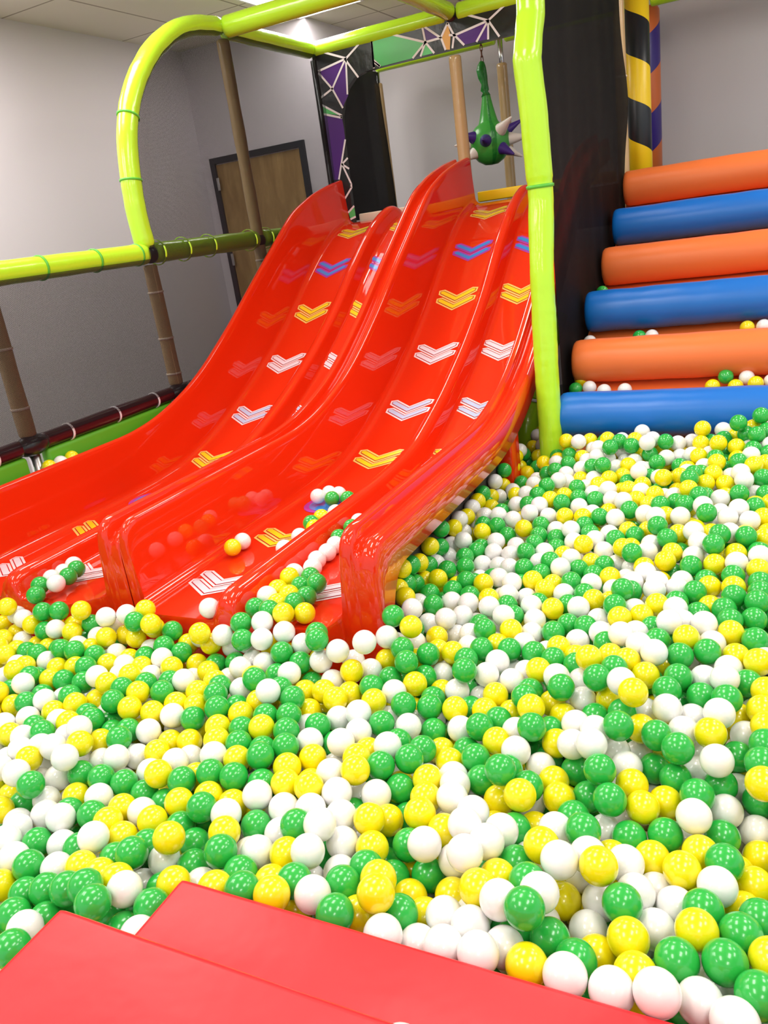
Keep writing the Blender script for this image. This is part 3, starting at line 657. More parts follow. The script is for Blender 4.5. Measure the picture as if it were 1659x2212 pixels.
# ------------------------------------------------------------------ pit balls
D = .07
BALLTXT = "Yp-1817,1093,-80 Gp-1750,1072,-77 Yp-1748,1010,-45 Wp-1663,1082,-52 Wp-1613,1034,-45 Wp-1509,1001,-4 Wp-1680,1002,-60 Wp-1628,965,-32 Yp-1584,1109,-45 Gp-1545,1051,-36 Wp-1488,1100,-19 Gp-1451,1040,-14 Gp-1398,1160,-35 Yp-1405,1091,-25 Yp-1383,1026,-6 Wp-1336,1087,-17 Gp-1329,1152,-42 Yp-1250,1125,0 Yp-1274,1057,-2 Yp-1318,1002,-12 Wp-1342,949,27 Gp-1534,942,-32 Wp-1465,954,-32 Wp-1592,909,-11 Wp-1527,875,-14 Gp-1458,860,-4 Wp-1390,876,-7 Yp-1322,886,7 Gp-1280,940,-7 Gp-1214,933,32 Yp-1144,978,51 Gp-1207,1072,-15 Gp-1239,997,-9 Wp-1173,975,-13 Gp-1398,945,-15 Gp-1269,806,40 Gp-1409,804,-14 Yp-1502,811,-27 Gp-1344,810,11 Gp-1203,801,70 Gp-1143,765,83 Wp-1130,829,59 Wp-1213,935,-58 Yp-1187,861,34 Yp-1254,875,16 Gp-1134,918,-27 Yp-1067,893,30 Gp-1370,745,0 Gp-1298,761,-5 Gp-1189,825,-26 Gp-1123,852,-8 Gp-1062,824,41 Wp-1036,759,46 Gp-1242,651,56 Wp-1299,646,0 Wp-1279,706,34 Gp-1144,1042,-21 Gp-1103,985,-18 Gp-1109,785,6 Gp-1159,1102,26 Yp-1190,1161,3 Yp-1120,1159,-3 Wp-1058,1178,22 Wp-985,1172,7 Yp-947,1228,30 Wp-909,1169,25 Wp-877,1233,25 Wp-870,1316,-49 Wp-837,1176,18 Wp-804,1116,5 Gp-1030,1121,-10 Wp-1089,1100,25 Yp-1050,1043,34 Gp-1014,984,45 Wp-1006,1057,-23 Wp-958,1028,19 Yp-888,1034,27 Gp-902,1101,40 Wp-957,1109,-3 Wp-836,1095,64 Gp-865,1108,-33 Wp-826,1026,58 Wp-777,1052,-6 Yp-767,1177,25 Yp-734,1118,9 Gp-852,1249,-39 Gp-950,959,30 Gp-891,893,68 Wp-1048,943,-15 Yp-959,893,50 Yp-881,964,21 Yp-822,893,77 Gp-817,957,50 Wp-756,927,65 Gp-728,986,42 Gp-688,893,75 Yp-657,1003,59 Yp-630,945,88 Yp-675,942,27 Gp-713,1052,24 Wp-802,1276,2 Gp-773,1336,-22 Yp-687,1293,6 Yp-754,1230,-19 Gp-736,1287,-56 Yp-671,1227,21 Gp-673,1163,-7 Wp-617,1128,41 Wp-619,1287,27 Wp-559,1252,31 Wp-551,1187,56 Yp-606,1201,15 Yp-543,1366,-27 Yp-476,1318,41 Yp-412,1385,-7 Yp-533,1298,-41 Gp-477,1269,-8 Wp-485,1214,34 Wp-512,1087,84 Wp-562,1145,-1 Wp-492,1150,61 Yp-451,1323,-44 Wp-389,1266,17 Yp-390,1173,59 Wp-432,1219,-27 Gp-440,1161,12 Yp-456,1097,32 Gp-685,1101,-38 Gp-619,1129,-39 Gp-602,968,27 Yp-629,1060,-33 Yp-577,1015,-19 Yp-546,1080,-23 Wp-524,993,22 Yp-471,1035,62 Wp-417,999,87 Wp-355,1032,90 Gp-392,1081,56 Wp-343,1125,80 Wp-463,968,44 Wp-396,948,40 Wp-487,903,58 Wp-548,925,17 Gp-395,1008,3 Yp-636,979,-33 Wp-596,893,57 Wp-420,893,78 Yp-344,907,64 Gp-331,996,31 Wp-368,1068,-20 Yp-345,1134,-26 Gp-361,968,117 Gp-358,1426,-24 Gp-299,1364,32 Gp-328,1247,46 Wp-310,1359,-47 Yp-238,1388,7 Yp-200,1443,-16 Gp-188,1344,-14 Gp-255,1324,-21 Wp-136,1363,30 Gp-136,1433,24 Wp-83,1452,-19 Gp-85,1383,-27 Yp-119,1305,-6 Wp-66,1567,-51 Gp-22,1516,-32 Wp-24,1450,-57 Yp-15,1381,-59 Yp-23,1271,-25 Wp-81,1192,32 Yp-204,1276,-16 Wp-189,1209,-29 Wp-242,1211,21 Yp-273,1128,83 Wp-304,1181,51 Wp-276,1142,-15 Wp-214,1147,20 Yp-143,1222,23 Wp-147,1156,1 Gp-226,1086,52 Gp-74,1261,24 Yp-205,1019,50 Yp-256,1010,3 Wp-173,1090,7 Wp-284,1072,-14 Yp-103,1058,62 Gp-38,1082,50 Gp-11,1148,23 Gp-126,992,61 Gp-57,1005,68 Yp8,1031,67 Yp-183,953,53 Wp-278,893,82 Wp-208,893,79 Wp-142,893,101 Wp-87,934,56 Gp-8,956,75 Yp-56,1325,-55 Gp-368,1330,-1 Wp-158,1392,-55 Yp-39,1203,-23 Gp-99,1124,41 Wp-37,893,84 Gp-277,954,46 Yp-2543,1750,82 Wp-2487,1759,34 Wp-2559,1790,26 Gp-2371,1759,73 Gp-2303,1773,75 Yp-2420,1738,27 Yp-2179,1764,93 Gp-2176,1788,27 Wp-2120,1753,2 Yp-2031,1711,32 Wp-2050,1749,87 Wp-1990,1785,85 Yp-1926,1811,95 Gp-1915,1742,86 Wp-2070,1790,34 Yp-2005,1773,12 Yp-1939,1752,17 Yp-1844,1741,85 Yp-1880,1787,42 Gp-1807,1789,37 Yp-2657,1787,-21 Yp-2533,1750,-25 Yp-2522,1682,-11 Wp-2456,1708,-26 Gp-2346,1725,16 Yp-2268,1788,14 Yp-2370,1790,8 Wp-2279,1720,33 Yp-2209,1727,26 Wp-2156,1693,-4 Yp-2387,1711,-39 Yp-2300,1686,-25 Yp-2392,1582,-3 Yp-2480,1626,-3 Yp-2418,1649,-26 Gp-2350,1636,-18 Gp-2279,1621,-10 Wp-2212,1602,-19 Gp-2227,1670,-12 Gp-2159,1627,19 Gp-2089,1621,25 Yp-2086,1685,-2 Gp-2019,1637,7 Yp-1946,1617,-5 Wp-1981,1692,-14 Wp-1876,1620,-2 Yp-1913,1678,-18 Gp-1844,1683,-4 Wp-1877,1744,-15 Gp-1793,1723,19 Gp-1725,1724,2 Wp-1749,1660,15 Yp-1685,1628,9 Wp-2327,1571,-29 Yp-2261,1552,-14 Gp-2196,1537,-40 Yp-2132,1572,-17 Yp-2046,1573,-3 Gp-1980,1559,14 Gp-2030,1505,-9 Yp-2099,1510,-18 Wp-2294,1492,-26 Wp-2124,1432,11 Gp-2207,1439,-30 Yp-2233,1492,8 Gp-2164,1488,-3 Yp-1807,1624,-2 Wp-1744,1594,-9 Gp-1702,1528,11 Gp-1647,1570,0 Wp-1580,1560,19 Yp-1770,1538,25 Wp-1838,1561,3 Wp-1877,1507,25 Gp-1941,1503,-3 Gp-1742,1472,23 Yp-1812,1482,24 Yp-1673,1465,23 Gp-1612,1497,14 Yp-1853,1464,-30 Gp-1717,1407,24 Wp-1990,1456,-38 Gp-1930,1435,-8 Gp-2072,1447,-33 Wp-1993,1394,-6 Yp-2185,1381,2 Yp-2127,1380,-36 Yp-1870,1400,-4 Gp-2060,1378,-15 Yp-1930,1366,-19 Wp-1997,1327,-25 Yp-1648,1400,17 Yp-1581,1415,2 Wp-1510,1417,3 Yp-1547,1476,-3 Gp-1440,1420,2 Gp-1804,1378,-17 Wp-1870,1330,-16 Gp-1934,1296,-24 Gp-1742,1342,1 Gp-1735,1397,-43 Wp-2053,1285,-28 Yp-1987,1250,-28 Yp-1805,1311,1 Gp-1840,1250,5 Gp-1616,1346,-16 Gp-1683,1350,-35 Wp-1546,1353,-11 Yp-1483,1360,-41 Yp-1415,1363,-29 Wp-1906,1233,-11 Wp-1791,1199,4 Wp-1757,1260,-1 Wp-1857,1183,-8 Yp-1649,1212,30 Yp-1662,1286,-18 Gp-1587,1286,4 Wp-1709,1177,34 Wp-1932,1187,-57 Wp-1733,1073,24 Yp-1762,1136,14 Wp-1631,1145,38 Wp-1701,1239,-61 Wp-1616,1236,-37 Wp-1547,1228,-7 Wp-1536,1286,-44 Yp-1468,1293,-23 Wp-1371,1309,-34 Wp-1363,1249,1 Wp-1859,1113,-17 Wp-1810,1203,-75 Wp-1752,1140,-55 Wp-1685,1147,-37 Gp-1619,1167,-27 Gp-1536,1159,-16 Yp-1356,1181,17 Wp-1440,1230,-32 Gp-1467,1166,-23 Gp-1287,1184,9 Gp-1666,1057,14 Wp-1698,1261,36 Wp-1790,1439,-49 Wp-1437,1799,102 Gp-1513,1790,96 Wp-1355,1790,80 Wp-1406,1741,77 Yp-1627,1721,85 Yp-1626,1759,26 Wp-1565,1753,67 Wp-1567,1789,4 Wp-1689,1789,27 Gp-1476,1735,70 Wp-1500,1787,27 Wp-1457,1741,-4 Wp-1293,1788,46 Yp-1417,1789,27 Yp-1350,1789,5 Gp-1200,1732,103 Gp-1237,1790,88 Yp-1238,1785,3 Wp-1137,1734,72 Wp-1046,1738,109 Yp-1751,1789,-5 Yp-1662,1715,-28 Gp-1593,1724,-25 Gp-1525,1739,-19 Wp-1453,1672,12 Wp-1394,1714,10 Yp-1389,1645,4 Gp-1325,1674,3 Gp-1334,1731,44 Gp-1268,1724,22 Wp-1263,1654,28 Wp-1199,1731,32 Wp-1130,1799,1 Wp-1064,1778,-9 Yp-1092,1720,19 Wp-1152,1702,-12 Gp-1228,1708,-33 Gp-1011,1679,4 Wp-1633,1652,-40 Yp-1571,1659,-10 Yp-1506,1608,-3 Wp-1506,1672,-34 Gp-1452,1566,12 Wp-1383,1575,7 Yp-1516,1538,2 Gp-1420,1507,28 Gp-1327,1574,49 Wp-1326,1607,-17 Gp-1251,1585,22 Gp-1181,1539,30 Wp-1241,1517,58 Yp-1211,1642,-18 Yp-1141,1634,-2 Yp-1075,1662,-17 Yp-1082,1596,6 Yp-970,1611,7 Yp-1291,1527,10 Gp-1357,1512,-7 Gp-1375,1452,26 Yp-1477,1480,-1 Yp-1302,1458,14 Gp-1224,1464,16 Gp-1155,1475,22 Yp-1157,1570,-27 Wp-1045,1541,-14 Wp-981,1542,14 Wp-1125,1509,-31 Gp-1071,1478,2 Wp-951,1480,3 Gp-914,1539,-6 Yp-1336,1397,8 Gp-1261,1402,11 Yp-1193,1402,28 Gp-1124,1412,23 Yp-1296,1340,14 Gp-1226,1341,16 Gp-1157,1345,8 Gp-1089,1352,24 Gp-1008,1452,-25 Wp-1055,1410,5 Wp-958,1403,25 Wp-1260,1280,18 Yp-1189,1282,18 Gp-1122,1291,35 Yp-1050,1294,14 Yp-1014,1353,4 Yp-897,1368,16 Wp-978,1391,-43 Gp-827,1356,17 Gp-1225,1220,17 Gp-1155,1221,20 Gp-1089,1237,2 Yp-1016,1233,20 Yp-862,1300,39 Wp-929,1296,20 Yp-1299,1244,-27 Yp-988,1292,-18 Yp-902,1432,-12 Gp-1023,2176,7 Wp-978,2228,-4 Wp-1043,2057,51 Gp-1043,1924,95 Gp-1043,2052,-19 Yp-977,1904,76 Wp-1021,2117,-31 Wp-935,2066,22 Wp-906,2136,-2 Wp-909,2205,9 Wp-826,2172,19 Gp-784,2225,1 Wp-755,2100,31 Gp-745,2162,0 Wp-700,2214,13 Yp-629,2204,14 Wp-673,2152,-2 Gp-841,2113,-16 Gp-791,2022,22 Yp-716,2045,15 Wp-664,2083,-12 Gp-596,2077,3 Wp-909,2079,-42 Wp-849,2044,-12 Yp-944,2005,-11 Yp-916,1941,-19 Yp-855,1910,-1 Wp-1004,1970,-18 Wp-1043,1916,6 Wp-1043,1867,55 Gp-980,1834,41 Yp-1042,1844,-11 Gp-942,1776,35 Yp-964,1891,-27 Gp-913,1863,13 Wp-828,1974,-14 Gp-767,1920,16 Yp-740,1982,-3 Gp-688,1937,13 Gp-618,1941,8 Wp-664,2001,-2 Wp-602,2016,-31 Gp-550,1899,20 Gp-791,1854,16 Gp-759,1759,42 Wp-876,1866,-51 Gp-904,1806,-27 Gp-992,1758,-15 Yp-903,1735,-6 Wp-939,1674,1 Wp-703,1869,11 Wp-712,1800,10 Wp-644,1809,-6 Wp-625,1876,-17 Yp-575,1834,22 Wp-510,1777,45 Gp-482,1714,56 Gp-582,1769,-4 Gp-786,1819,-61 Wp-785,1752,-23 Yp-844,1780,-51 Gp-842,1713,-32 Gp-733,1713,-46 Yp-672,1746,-15 Wp-727,1782,-56 Gp-577,1703,20 Yp-517,1745,-17 Yp-542,1643,33 Gp-888,1623,1 Gp-824,1648,-13 Yp-754,1655,-13 Yp-679,1676,-20 Yp-617,1707,-37 Gp-627,1630,-9 Yp-475,1690,-13 Gp-514,1550,45 Wp-848,1559,-17 Gp-795,1594,-47 Wp-719,1597,-29 Gp-654,1568,9 Wp-569,1591,-5 Gp-492,1622,-10 Yp-460,1561,1 Yp-597,1528,5 Gp-844,1487,-14 Gp-769,1468,-8 Wp-840,1425,20 Yp-753,1540,-62 Gp-684,1539,-47 Wp-538,1492,15 Gp-632,1469,-7 Gp-771,1398,16 Yp-702,1472,-35 Wp-484,1502,-28 Gp-532,1364,59 Gp-537,1422,14 Wp-735,1410,-42 Wp-668,1410,-22 Yp-710,1359,-1 Wp-639,1352,7 Gp-598,1409,-17 Yp-440,1448,-17 Gp-479,1382,12 Wp-547,2201,27 Yp-514,2263,24 Gp-432,2174,57 Wp-482,2173,6 Yp-407,2109,52 Gp-566,2140,-2 Wp-453,2064,23 Gp-506,2108,14 Wp-380,1977,75 Gp-427,1999,28 Wp-516,2040,3 Yp-556,1982,10 Yp-434,1822,84 Yp-498,1944,8 Gp-483,1877,24 Wp-382,2214,27 Yp-353,2152,41 Yp-317,2210,52 Wp-263,2048,86 Wp-261,2171,64 Wp-235,2106,58 Gp-314,2094,37 Gp-286,1988,59 Wp-280,1881,85 Wp-326,1932,73 Wp-350,2035,50 Yp-399,1921,37 Yp-345,1866,61 Yp-293,1820,52 Gp-203,2199,38 Wp-176,2072,77 Yp-176,2263,30 Gp-134,2206,54 Gp-115,2139,56 Gp-56,2175,46 Yp-109,2069,57 Gp-48,2036,59 Yp-213,1985,78 Gp-221,1912,64 Gp-158,1944,65 Wp-151,2012,52 Yp-91,1970,44 Wp-105,1901,47 Yp-38,1911,69 Wp-22,1975,37 Gp-59,1849,43 Wp-108,1808,75 Wp-158,1857,38 Gp-215,1820,57 Gp-234,1753,59 Gp-158,1776,38 Gp-98,1728,71 Wp-225,1683,55 Yp-296,1655,106 Gp-397,1738,81 Gp-366,1800,74 Wp-333,1713,95 Wp-455,1813,17 Wp-437,1747,4 Yp-369,1743,16 Gp-327,1677,30 Gp-393,1678,7 Gp-314,1558,77 Wp-426,1618,21 Wp-371,1578,42 Wp-412,1522,35 Wp-360,1489,69 Yp-276,1629,27 Gp-234,1578,52 Gp-183,1522,67 Wp-283,1732,4 Wp-172,1710,18 Wp-183,1628,37 Yp-123,1591,68 Yp-76,1751,9 Wp-110,1659,76 Wp-55,1684,7 Wp-40,1808,-10 Yp-17,1795,61 Yp-24,1726,54 Yp-13,1657,57 Gp-13,1587,61 Wp-327,1581,-12 Gp-406,1517,-34 Gp-331,1428,52 Wp-291,1517,1 Gp-238,1557,-23 Wp-149,1640,-27 Gp-69,1616,-2 Wp-104,1504,64 Wp-145,1570,-23 Gp-187,1510,-4 Yp-269,1451,8 Gp-97,1520,-10 Yp-15,1448,68 Gp-19,1517,64 Wp-1147,3250,68 Gp-1147,3390,75 Yp-1147,3358,12 Yp-1147,3185,20 Gp-1147,3078,74 Yp-1147,3009,64 Gp-1147,3115,14 Yp-1107,3058,19 Wp-1134,3249,-3 Wp-1147,2939,61 Yp-1147,3006,-7 Yp-1147,2868,48 Wp-1147,2936,-9 Wp-1086,2913,37 Wp-1020,2894,48 Wp-1147,2787,68 Wp-1147,2814,3 Yp-1147,2717,60 Yp-1147,2745,-5 Yp-1141,2872,-36 Yp-1051,2771,25 Gp-1006,2824,31 Gp-1072,2846,25 Gp-1147,2593,107 Gp-1147,2567,42 Wp-1147,2675,4 Wp-1087,2655,35 Gp-1035,2702,-12 Gp-1030,2634,2 Wp-970,2697,18 Wp-960,2630,2 Yp-1147,2477,83 Yp-1147,2368,66 Wp-1147,2511,-1 Wp-1137,2608,-13 Gp-1049,2560,10 Yp-1147,2228,108 Gp-1147,2301,88 Gp-1147,2250,40 Gp-1147,2445,21 Yp-1143,2381,-7 Gp-1147,2313,10 Yp-1079,2361,12 Gp-1079,2451,5 Gp-1025,2495,0 Wp-986,2569,-21 Wp-918,2555,-17 Wp-871,2412,6 Gp-974,2364,9 Yp-905,2348,12 Yp-1146,2181,54 Gp-1074,2269,-1 Gp-1001,2300,2 Yp-1099,2130,52 Wp-1088,2200,-6 Yp-852,2245,10 Gp-932,2281,-4 Yp-1311,4076,91 Wp-1147,4127,70 Yp-1147,4056,70 Gp-1294,3936,91 Wp-1147,3970,75 Wp-1294,3790,91 Yp-1147,3873,42 Wp-1086,3832,61 Yp-1090,3959,25 Gp-1147,4008,17 Wp-1028,3935,47 Yp-894,3564,161 Wp-830,3529,167 Yp-796,3610,149 Gp-726,3600,148 Yp-702,3540,174 Gp-644,3500,174 Wp-651,3599,153 Yp-893,3610,109 Yp-999,3783,38 Wp-770,3549,125 Wp-733,3481,151 Gp-668,3413,174 Wp-636,3543,114 Gp-586,3462,165 Gp-1147,3715,51 Yp-1082,3734,35 Wp-1147,3656,89 Yp-1147,3587,81 Yp-1147,3634,12 Gp-1147,3761,-2 Wp-1053,3812,3 Gp-954,3609,73 Gp-874,3520,107 Yp-933,3543,77 Yp-809,3495,103 Gp-856,3418,99 Wp-924,3474,84 Wp-775,3434,106 Wp-724,3396,136 Wp-686,3449,110 Wp-618,3481,88 Wp-642,3400,88 Gp-731,3330,114 Gp-676,3283,135 Yp-586,3363,108 Yp-1147,3526,46 Yp-1090,3555,8 Gp-1057,3616,16 Yp-1009,3569,54 Gp-904,3370,83 Gp-954,3409,54 Wp-846,3331,79 Wp-787,3366,92 Yp-776,3302,66 Wp-714,3272,78 Yp-644,3240,90 Yp-599,3298,83 Gp-568,3236,76 Yp-676,3178,84 Wp-826,3253,70 Gp-1089,3447,-5 Wp-987,3307,40 Gp-880,3131,93 Wp-845,3192,97 Gp-757,3144,82 Wp-735,3208,61 Wp-621,3095,94 Yp-582,3168,62 Wp-1091,3317,2 Yp-1045,3210,21 Wp-984,3172,42 Gp-904,3068,75 Yp-843,3035,69 Yp-797,3089,66 Gp-786,2994,71 Gp-733,3060,69 Gp-661,3040,70 Wp-594,3023,78 Wp-537,2948,101 Wp-987,3040,41 Gp-929,3005,56 Wp-870,2968,68 Wp-717,2993,56 Gp-1049,3019,16 Wp-893,2902,59 Wp-824,2924,38 Yp-751,2896,51 Yp-681,2894,51 Gp-613,2877,60 Yp-591,2943,56 Wp-547,2834,75 Wp-658,2960,42 Wp-954,2872,41 Gp-504,2888,88 Wp-685,3110,70 Wp-563,3610,185 Yp-582,3532,172 Wp-515,3425,190 Wp-506,3516,178 Gp-447,3477,178 Gp-572,3575,118 Yp-474,3550,126 Yp-552,3509,108 Gp-509,3457,128 Wp-403,3527,155 Wp-350,3572,149 Yp-307,3487,166 Yp-304,3536,216 Gp-273,3547,154 Wp-228,3604,189 Yp-233,3403,190 Gp-162,3477,254 Yp-173,3563,177 Gp-80,3544,265 Yp-110,3573,207 Gp-134,3508,198 Gp-92,3437,214 Wp-51,3610,206 Gp-58,3508,210 Gp-219,3510,177 Gp-103,3376,172 Wp-120,3457,152 Gp-189,3462,136 Yp-165,3407,173 Wp-107,3306,169 Wp-38,3401,183 Gp-42,3332,169 Wp-571,3431,104 Gp-468,3363,120 Wp-439,3427,122 Wp-389,3475,111 Wp-337,3434,132 Yp-305,3373,145 Wp-267,3434,135 Gp-209,3400,110 Gp-239,3348,146 Yp-158,3345,142 Wp-526,3327,104 Wp-521,3224,126 Yp-414,3137,131 Gp-485,3271,89 Gp-382,3394,95 Yp-345,3335,102 Wp-278,3294,125 Yp-228,3248,158 Gp-189,3288,116 Gp-149,3250,160 Yp-94,3206,161 Yp-55,3263,150 Wp-340,3266,110 Gp-305,3160,140 Gp-284,3224,121 Yp-359,3199,117 Yp-235,3177,136 Gp-312,3080,148 Wp-173,3202,116 Wp-137,3152,149 Wp-122,3084,143 Gp-61,3153,128 Yp-258,3113,118 Yp-190,3127,111 Yp-499,3169,89 Yp-364,3145,72 Yp-309,3012,130 Yp-545,3115,89 Wp-490,3073,95 Gp-433,3159,67 Yp-433,3032,98 Yp-496,3003,87 Wp-406,3090,68 Wp-363,3035,91 Gp-397,2908,103 Gp-348,2966,93 Gp-311,2902,110 Yp-444,2956,85 Gp-253,3049,89 Gp-268,2956,125 Wp-198,2994,100 Yp-184,3063,83 Gp-135,3022,111 Wp-85,3110,78 Gp-48,3054,98 Yp-80,2995,77 Wp-247,2874,117 Wp-129,2860,114 Gp-79,2908,103 Yp-28,2955,101 Wp-444,2852,87 Yp-371,2845,85 Wp-396,2783,106 Wp-316,2805,100 Gp-229,2806,115 Wp-192,2912,76 Wp-160,2798,104 Yp-50,2846,88 Wp-441,3219,103 Yp-496,2800,40 Gp-953,2785,7 Yp-889,2795,36 Gp-838,2857,27 Gp-825,2777,16 Gp-817,2685,22 Wp-889,2687,7 Gp-826,2601,23 Wp-891,2617,2 Wp-772,2834,18 Wp-697,2763,51 Gp-661,2828,44 Gp-628,2766,38 Gp-755,2767,13 Gp-738,2699,3 Yp-697,2636,3 Wp-673,2699,30 Yp-624,2638,48 Wp-597,2703,40 Wp-558,2768,37 Gp-525,2707,44 Yp-482,2606,55 Gp-462,2738,47 Wp-557,2649,21 Wp-767,2636,12 Gp-717,2527,26 Wp-769,2567,1 Wp-656,2581,17 Wp-668,2473,30 Gp-617,2516,7 Yp-588,2589,1 Gp-535,2545,14 Wp-507,2611,-11 Gp-801,2487,13 Wp-864,2514,-2 Gp-734,2462,8 Yp-745,2393,13 Yp-682,2416,-7 Gp-616,2402,13 Yp-690,2347,7 Wp-801,2293,4 Gp-797,2426,-20 Wp-809,2365,14 Wp-623,2327,5 Wp-547,2389,18 Yp-497,2446,18 Gp-558,2479,7 Gp-554,2319,15 Wp-751,2333,-24 Gp-421,2246,76 Wp-475,2381,5 Wp-453,2495,-8 Yp-472,2312,-3 Gp-594,2263,0 Gp-697,2280,-11 Wp-449,2573,-5 Gp-381,2715,98 Yp-262,2766,69 Wp-261,2683,95 Yp-314,2719,68 Gp-342,2650,79 Yp-426,2798,45 Wp-398,2673,44 Wp-400,2603,48 Yp-466,2670,30 Gp-442,2549,63 Wp-238,2618,84 Gp-174,2618,114 Yp-207,2722,73 Gp-188,2550,107 Yp-102,2727,70 Gp-96,2631,105 Wp-148,2680,95 Wp-91,2790,97 Yp-42,2681,79 Yp-319,2589,53 Yp-332,2520,53 Yp-397,2505,33 Wp-249,2554,59 Gp-250,2484,57 Yp-181,2498,60 Yp-123,2560,73 Wp-52,2518,87 Gp-56,2586,70 Wp-116,2480,78 Yp-54,2449,73 Wp-383,2437,46 Wp-340,2381,43 Wp-338,2309,51 Wp-271,2423,30 Wp-276,2354,40 Gp-222,2311,52 Gp-201,2437,32 Yp-186,2370,43 Gp-122,2412,64 Yp-117,2342,60 Gp-113,2272,65 Gp-47,2381,61 Gp-45,2311,64 Gp-50,2241,68 Gp-268,2259,40 Wp-414,2375,40 Gp-407,2305,42 Wd-1540,2670,91 Gd-1537,2600,93 Gd-1539,2496,92 Wd-1520,2429,91 Wd-1516,2359,91 Wd-1521,2289,91 Wd-1501,2222,91 Wd-1549,2171,91 Gd-1465,2146,93 Gd-1396,2074,107 Yd-1525,2107,106 Yd-1534,2039,91 Gd-1464,2076,91 Yd-1467,2006,92 Wd-1531,1970,100 Yd-1470,1936,94 Gd-1397,2003,93 Gd-1533,1900,91 Gd-1400,1934,104 Yd-1386,1846,112 Yd-1342,1897,91 Gd-1454,1867,106 Wc-1885,2935,98 Wc-1863,3001,91 Wc-1798,2977,96 Gc-1795,2907,98 Gc-1727,2930,92 Yc-1736,2703,91 Gc-1747,2634,91 Wc-1700,2763,91 Wc-1716,2490,92 Wc-1713,2370,92 Yc-1944,2348,94 Wc-1946,2418,91 Wc-1700,1870,91 Yc-1700,2582,93 Gb-2485,1837,92 Gb-2524,1895,101 Wb-2445,1905,111 Wb-2536,1964,98 Gb-2455,1974,107 Wb-2547,2033,91 Wb-2563,2102,91 Gb-2479,2040,106"
def hs(x, y):
    s = lambda t: np.clip(t, 0, 1)**2*(3-2*np.clip(t, 0, 1))
    return (.10*s((y-2.3)/1.4)*s((x+1.15)/.3)+.07*s((y-3.1)/.6)*s((x+.5)/.5)+.035*s((1.35-y)/.4)*s((x+1.2)/.4)
            + .05*s((x+.8)/.5)*s((y-1.3)/.6)+.05*s((y-3.25)/.35)*s((x+1.0)/.3)
            - .03*s((1.5-y)/.5)*s((-1.3-x)/.4)+.015*np.sin(x*5.3+y*3.1)*np.cos(y*4.7-x*2.2))
def pball_mat(name, col, rough=.22, sss=.0):
    m = mat(name, col, rough, coat=.35, spec=.5)
    return m
BW = pball_mat('white plastic ball', (.88, .87, .86)); BY = pball_mat('yellow plastic ball', (.90, .76, .004)); BG = pball_mat('green plastic ball', (.024, .44, .06))
BM = {'W': BW, 'Y': BY, 'G': BG}; CN = {'W': 'white', 'Y': 'yellow', 'G': 'green'}
hand = []
for tok in BALLTXT.split():
    a, b, c = tok[2:].split(','); hand.append((tok[0], tok[1], int(a)/1000, int(b)/1000, int(c)/1000))
pts = np.array([h[2:] for h in hand])
# fill: close-packed lattice with jitter
rng = np.random.default_rng(7)
X0, X1_, Y0_, Y1__ = -3.1, 1.1, .12, 3.66
lat = []
dz = D*.8165; dy = D*.866
zl = np.arange(4)
for li in zl:
    for iy, y in enumerate(np.arange(Y0_, Y1__, dy)):
        xs = np.arange(X0, X1_, D*1.02) + (.5*D if (iy+li) % 2 else 0)
        yy = y + (dy/3 if li % 2 else 0)
        lat.append(np.stack([xs, np.full_like(xs, yy), np.full_like(xs, -li*dz)], 1))
lat = np.concatenate(lat); lat += rng.normal(0, .010, lat.shape)
lx, ly, lz = lat.T
traced = (lx < .01+.03*ly)
top = hs(lx, ly) + np.where(traced, -.050, .012) + rng.normal(0, .010, len(lat))
lat[:, 2] += top
def blocked(p, m=0.0):
    x, y, z = p.T
    return (((x < -1.15) & (y > 1.80)) | ((x < -1.045) & (y > 1.80) & (y < 2.12)) | ((x > -1.035) & (y < .893) & (z < .135)) | ((y > 3.62) & (x > -1)) | (np.hypot(x+1, y-3.69) < .093)
            | ((x > -1.06) & (y < .60)) | (x < -3.10))
lat = lat[~blocked(lat)]
# back corner between slide, post and brace is also full of balls
ex = []
for _ in range(900):
    ex.append((rng.uniform(-1.035, -.90), rng.uniform(1.8, 3.60), 0))
lat = lat[rng.permutation(len(lat))] if False else lat
# remove fill that collides badly with hand-placed balls
from mathutils.kdtree import KDTree
kd = KDTree(len(pts))
for i, p in enumerate(pts): kd.insert(p, i)
kd.balance()
keep = [i for i, p in enumerate(lat) if kd.find(p)[2] > D*.80]
lat = lat[keep]
allp = np.concatenate([pts, lat]); NH = len(pts); N = len(allp); up0 = hs(allp[:, 0], allp[:, 1]); tr0 = np.concatenate([np.ones(NH, bool), (lat[:, 0] < .01+.03*lat[:, 1])])
def find_pairs(rad):
    cell = np.floor(allp/rad).astype(np.int64); key = {}
    ck = (cell[:, 0]+500)*1000000 + (cell[:, 1]+500)*1000 + (cell[:, 2]+500)
    order = np.argsort(ck, kind='stable'); sk = ck[order]; out = []
    for dx in (-1, 0, 1):
        for dy_ in (-1, 0, 1):
            for dz_ in (-1, 0, 1):
                off = dx*1000000+dy_*1000+dz_
                if off < 0: continue
                lo = np.searchsorted(sk, ck+off, 'left'); hi = np.searchsorted(sk, ck+off, 'right'); n = hi-lo
                ii = np.repeat(np.arange(N), n); st = np.repeat(lo, n); k = np.arange(len(ii)) - np.repeat(np.cumsum(n)-n, n)
                jj = order[st+k]
                if off == 0: m = ii < jj; ii, jj = ii[m], jj[m]
                out.append(np.stack([ii, jj], 1))
    P_ = np.concatenate(out); d_ = np.linalg.norm(allp[P_[:, 0]]-allp[P_[:, 1]], axis=1); return P_[d_ < rad]
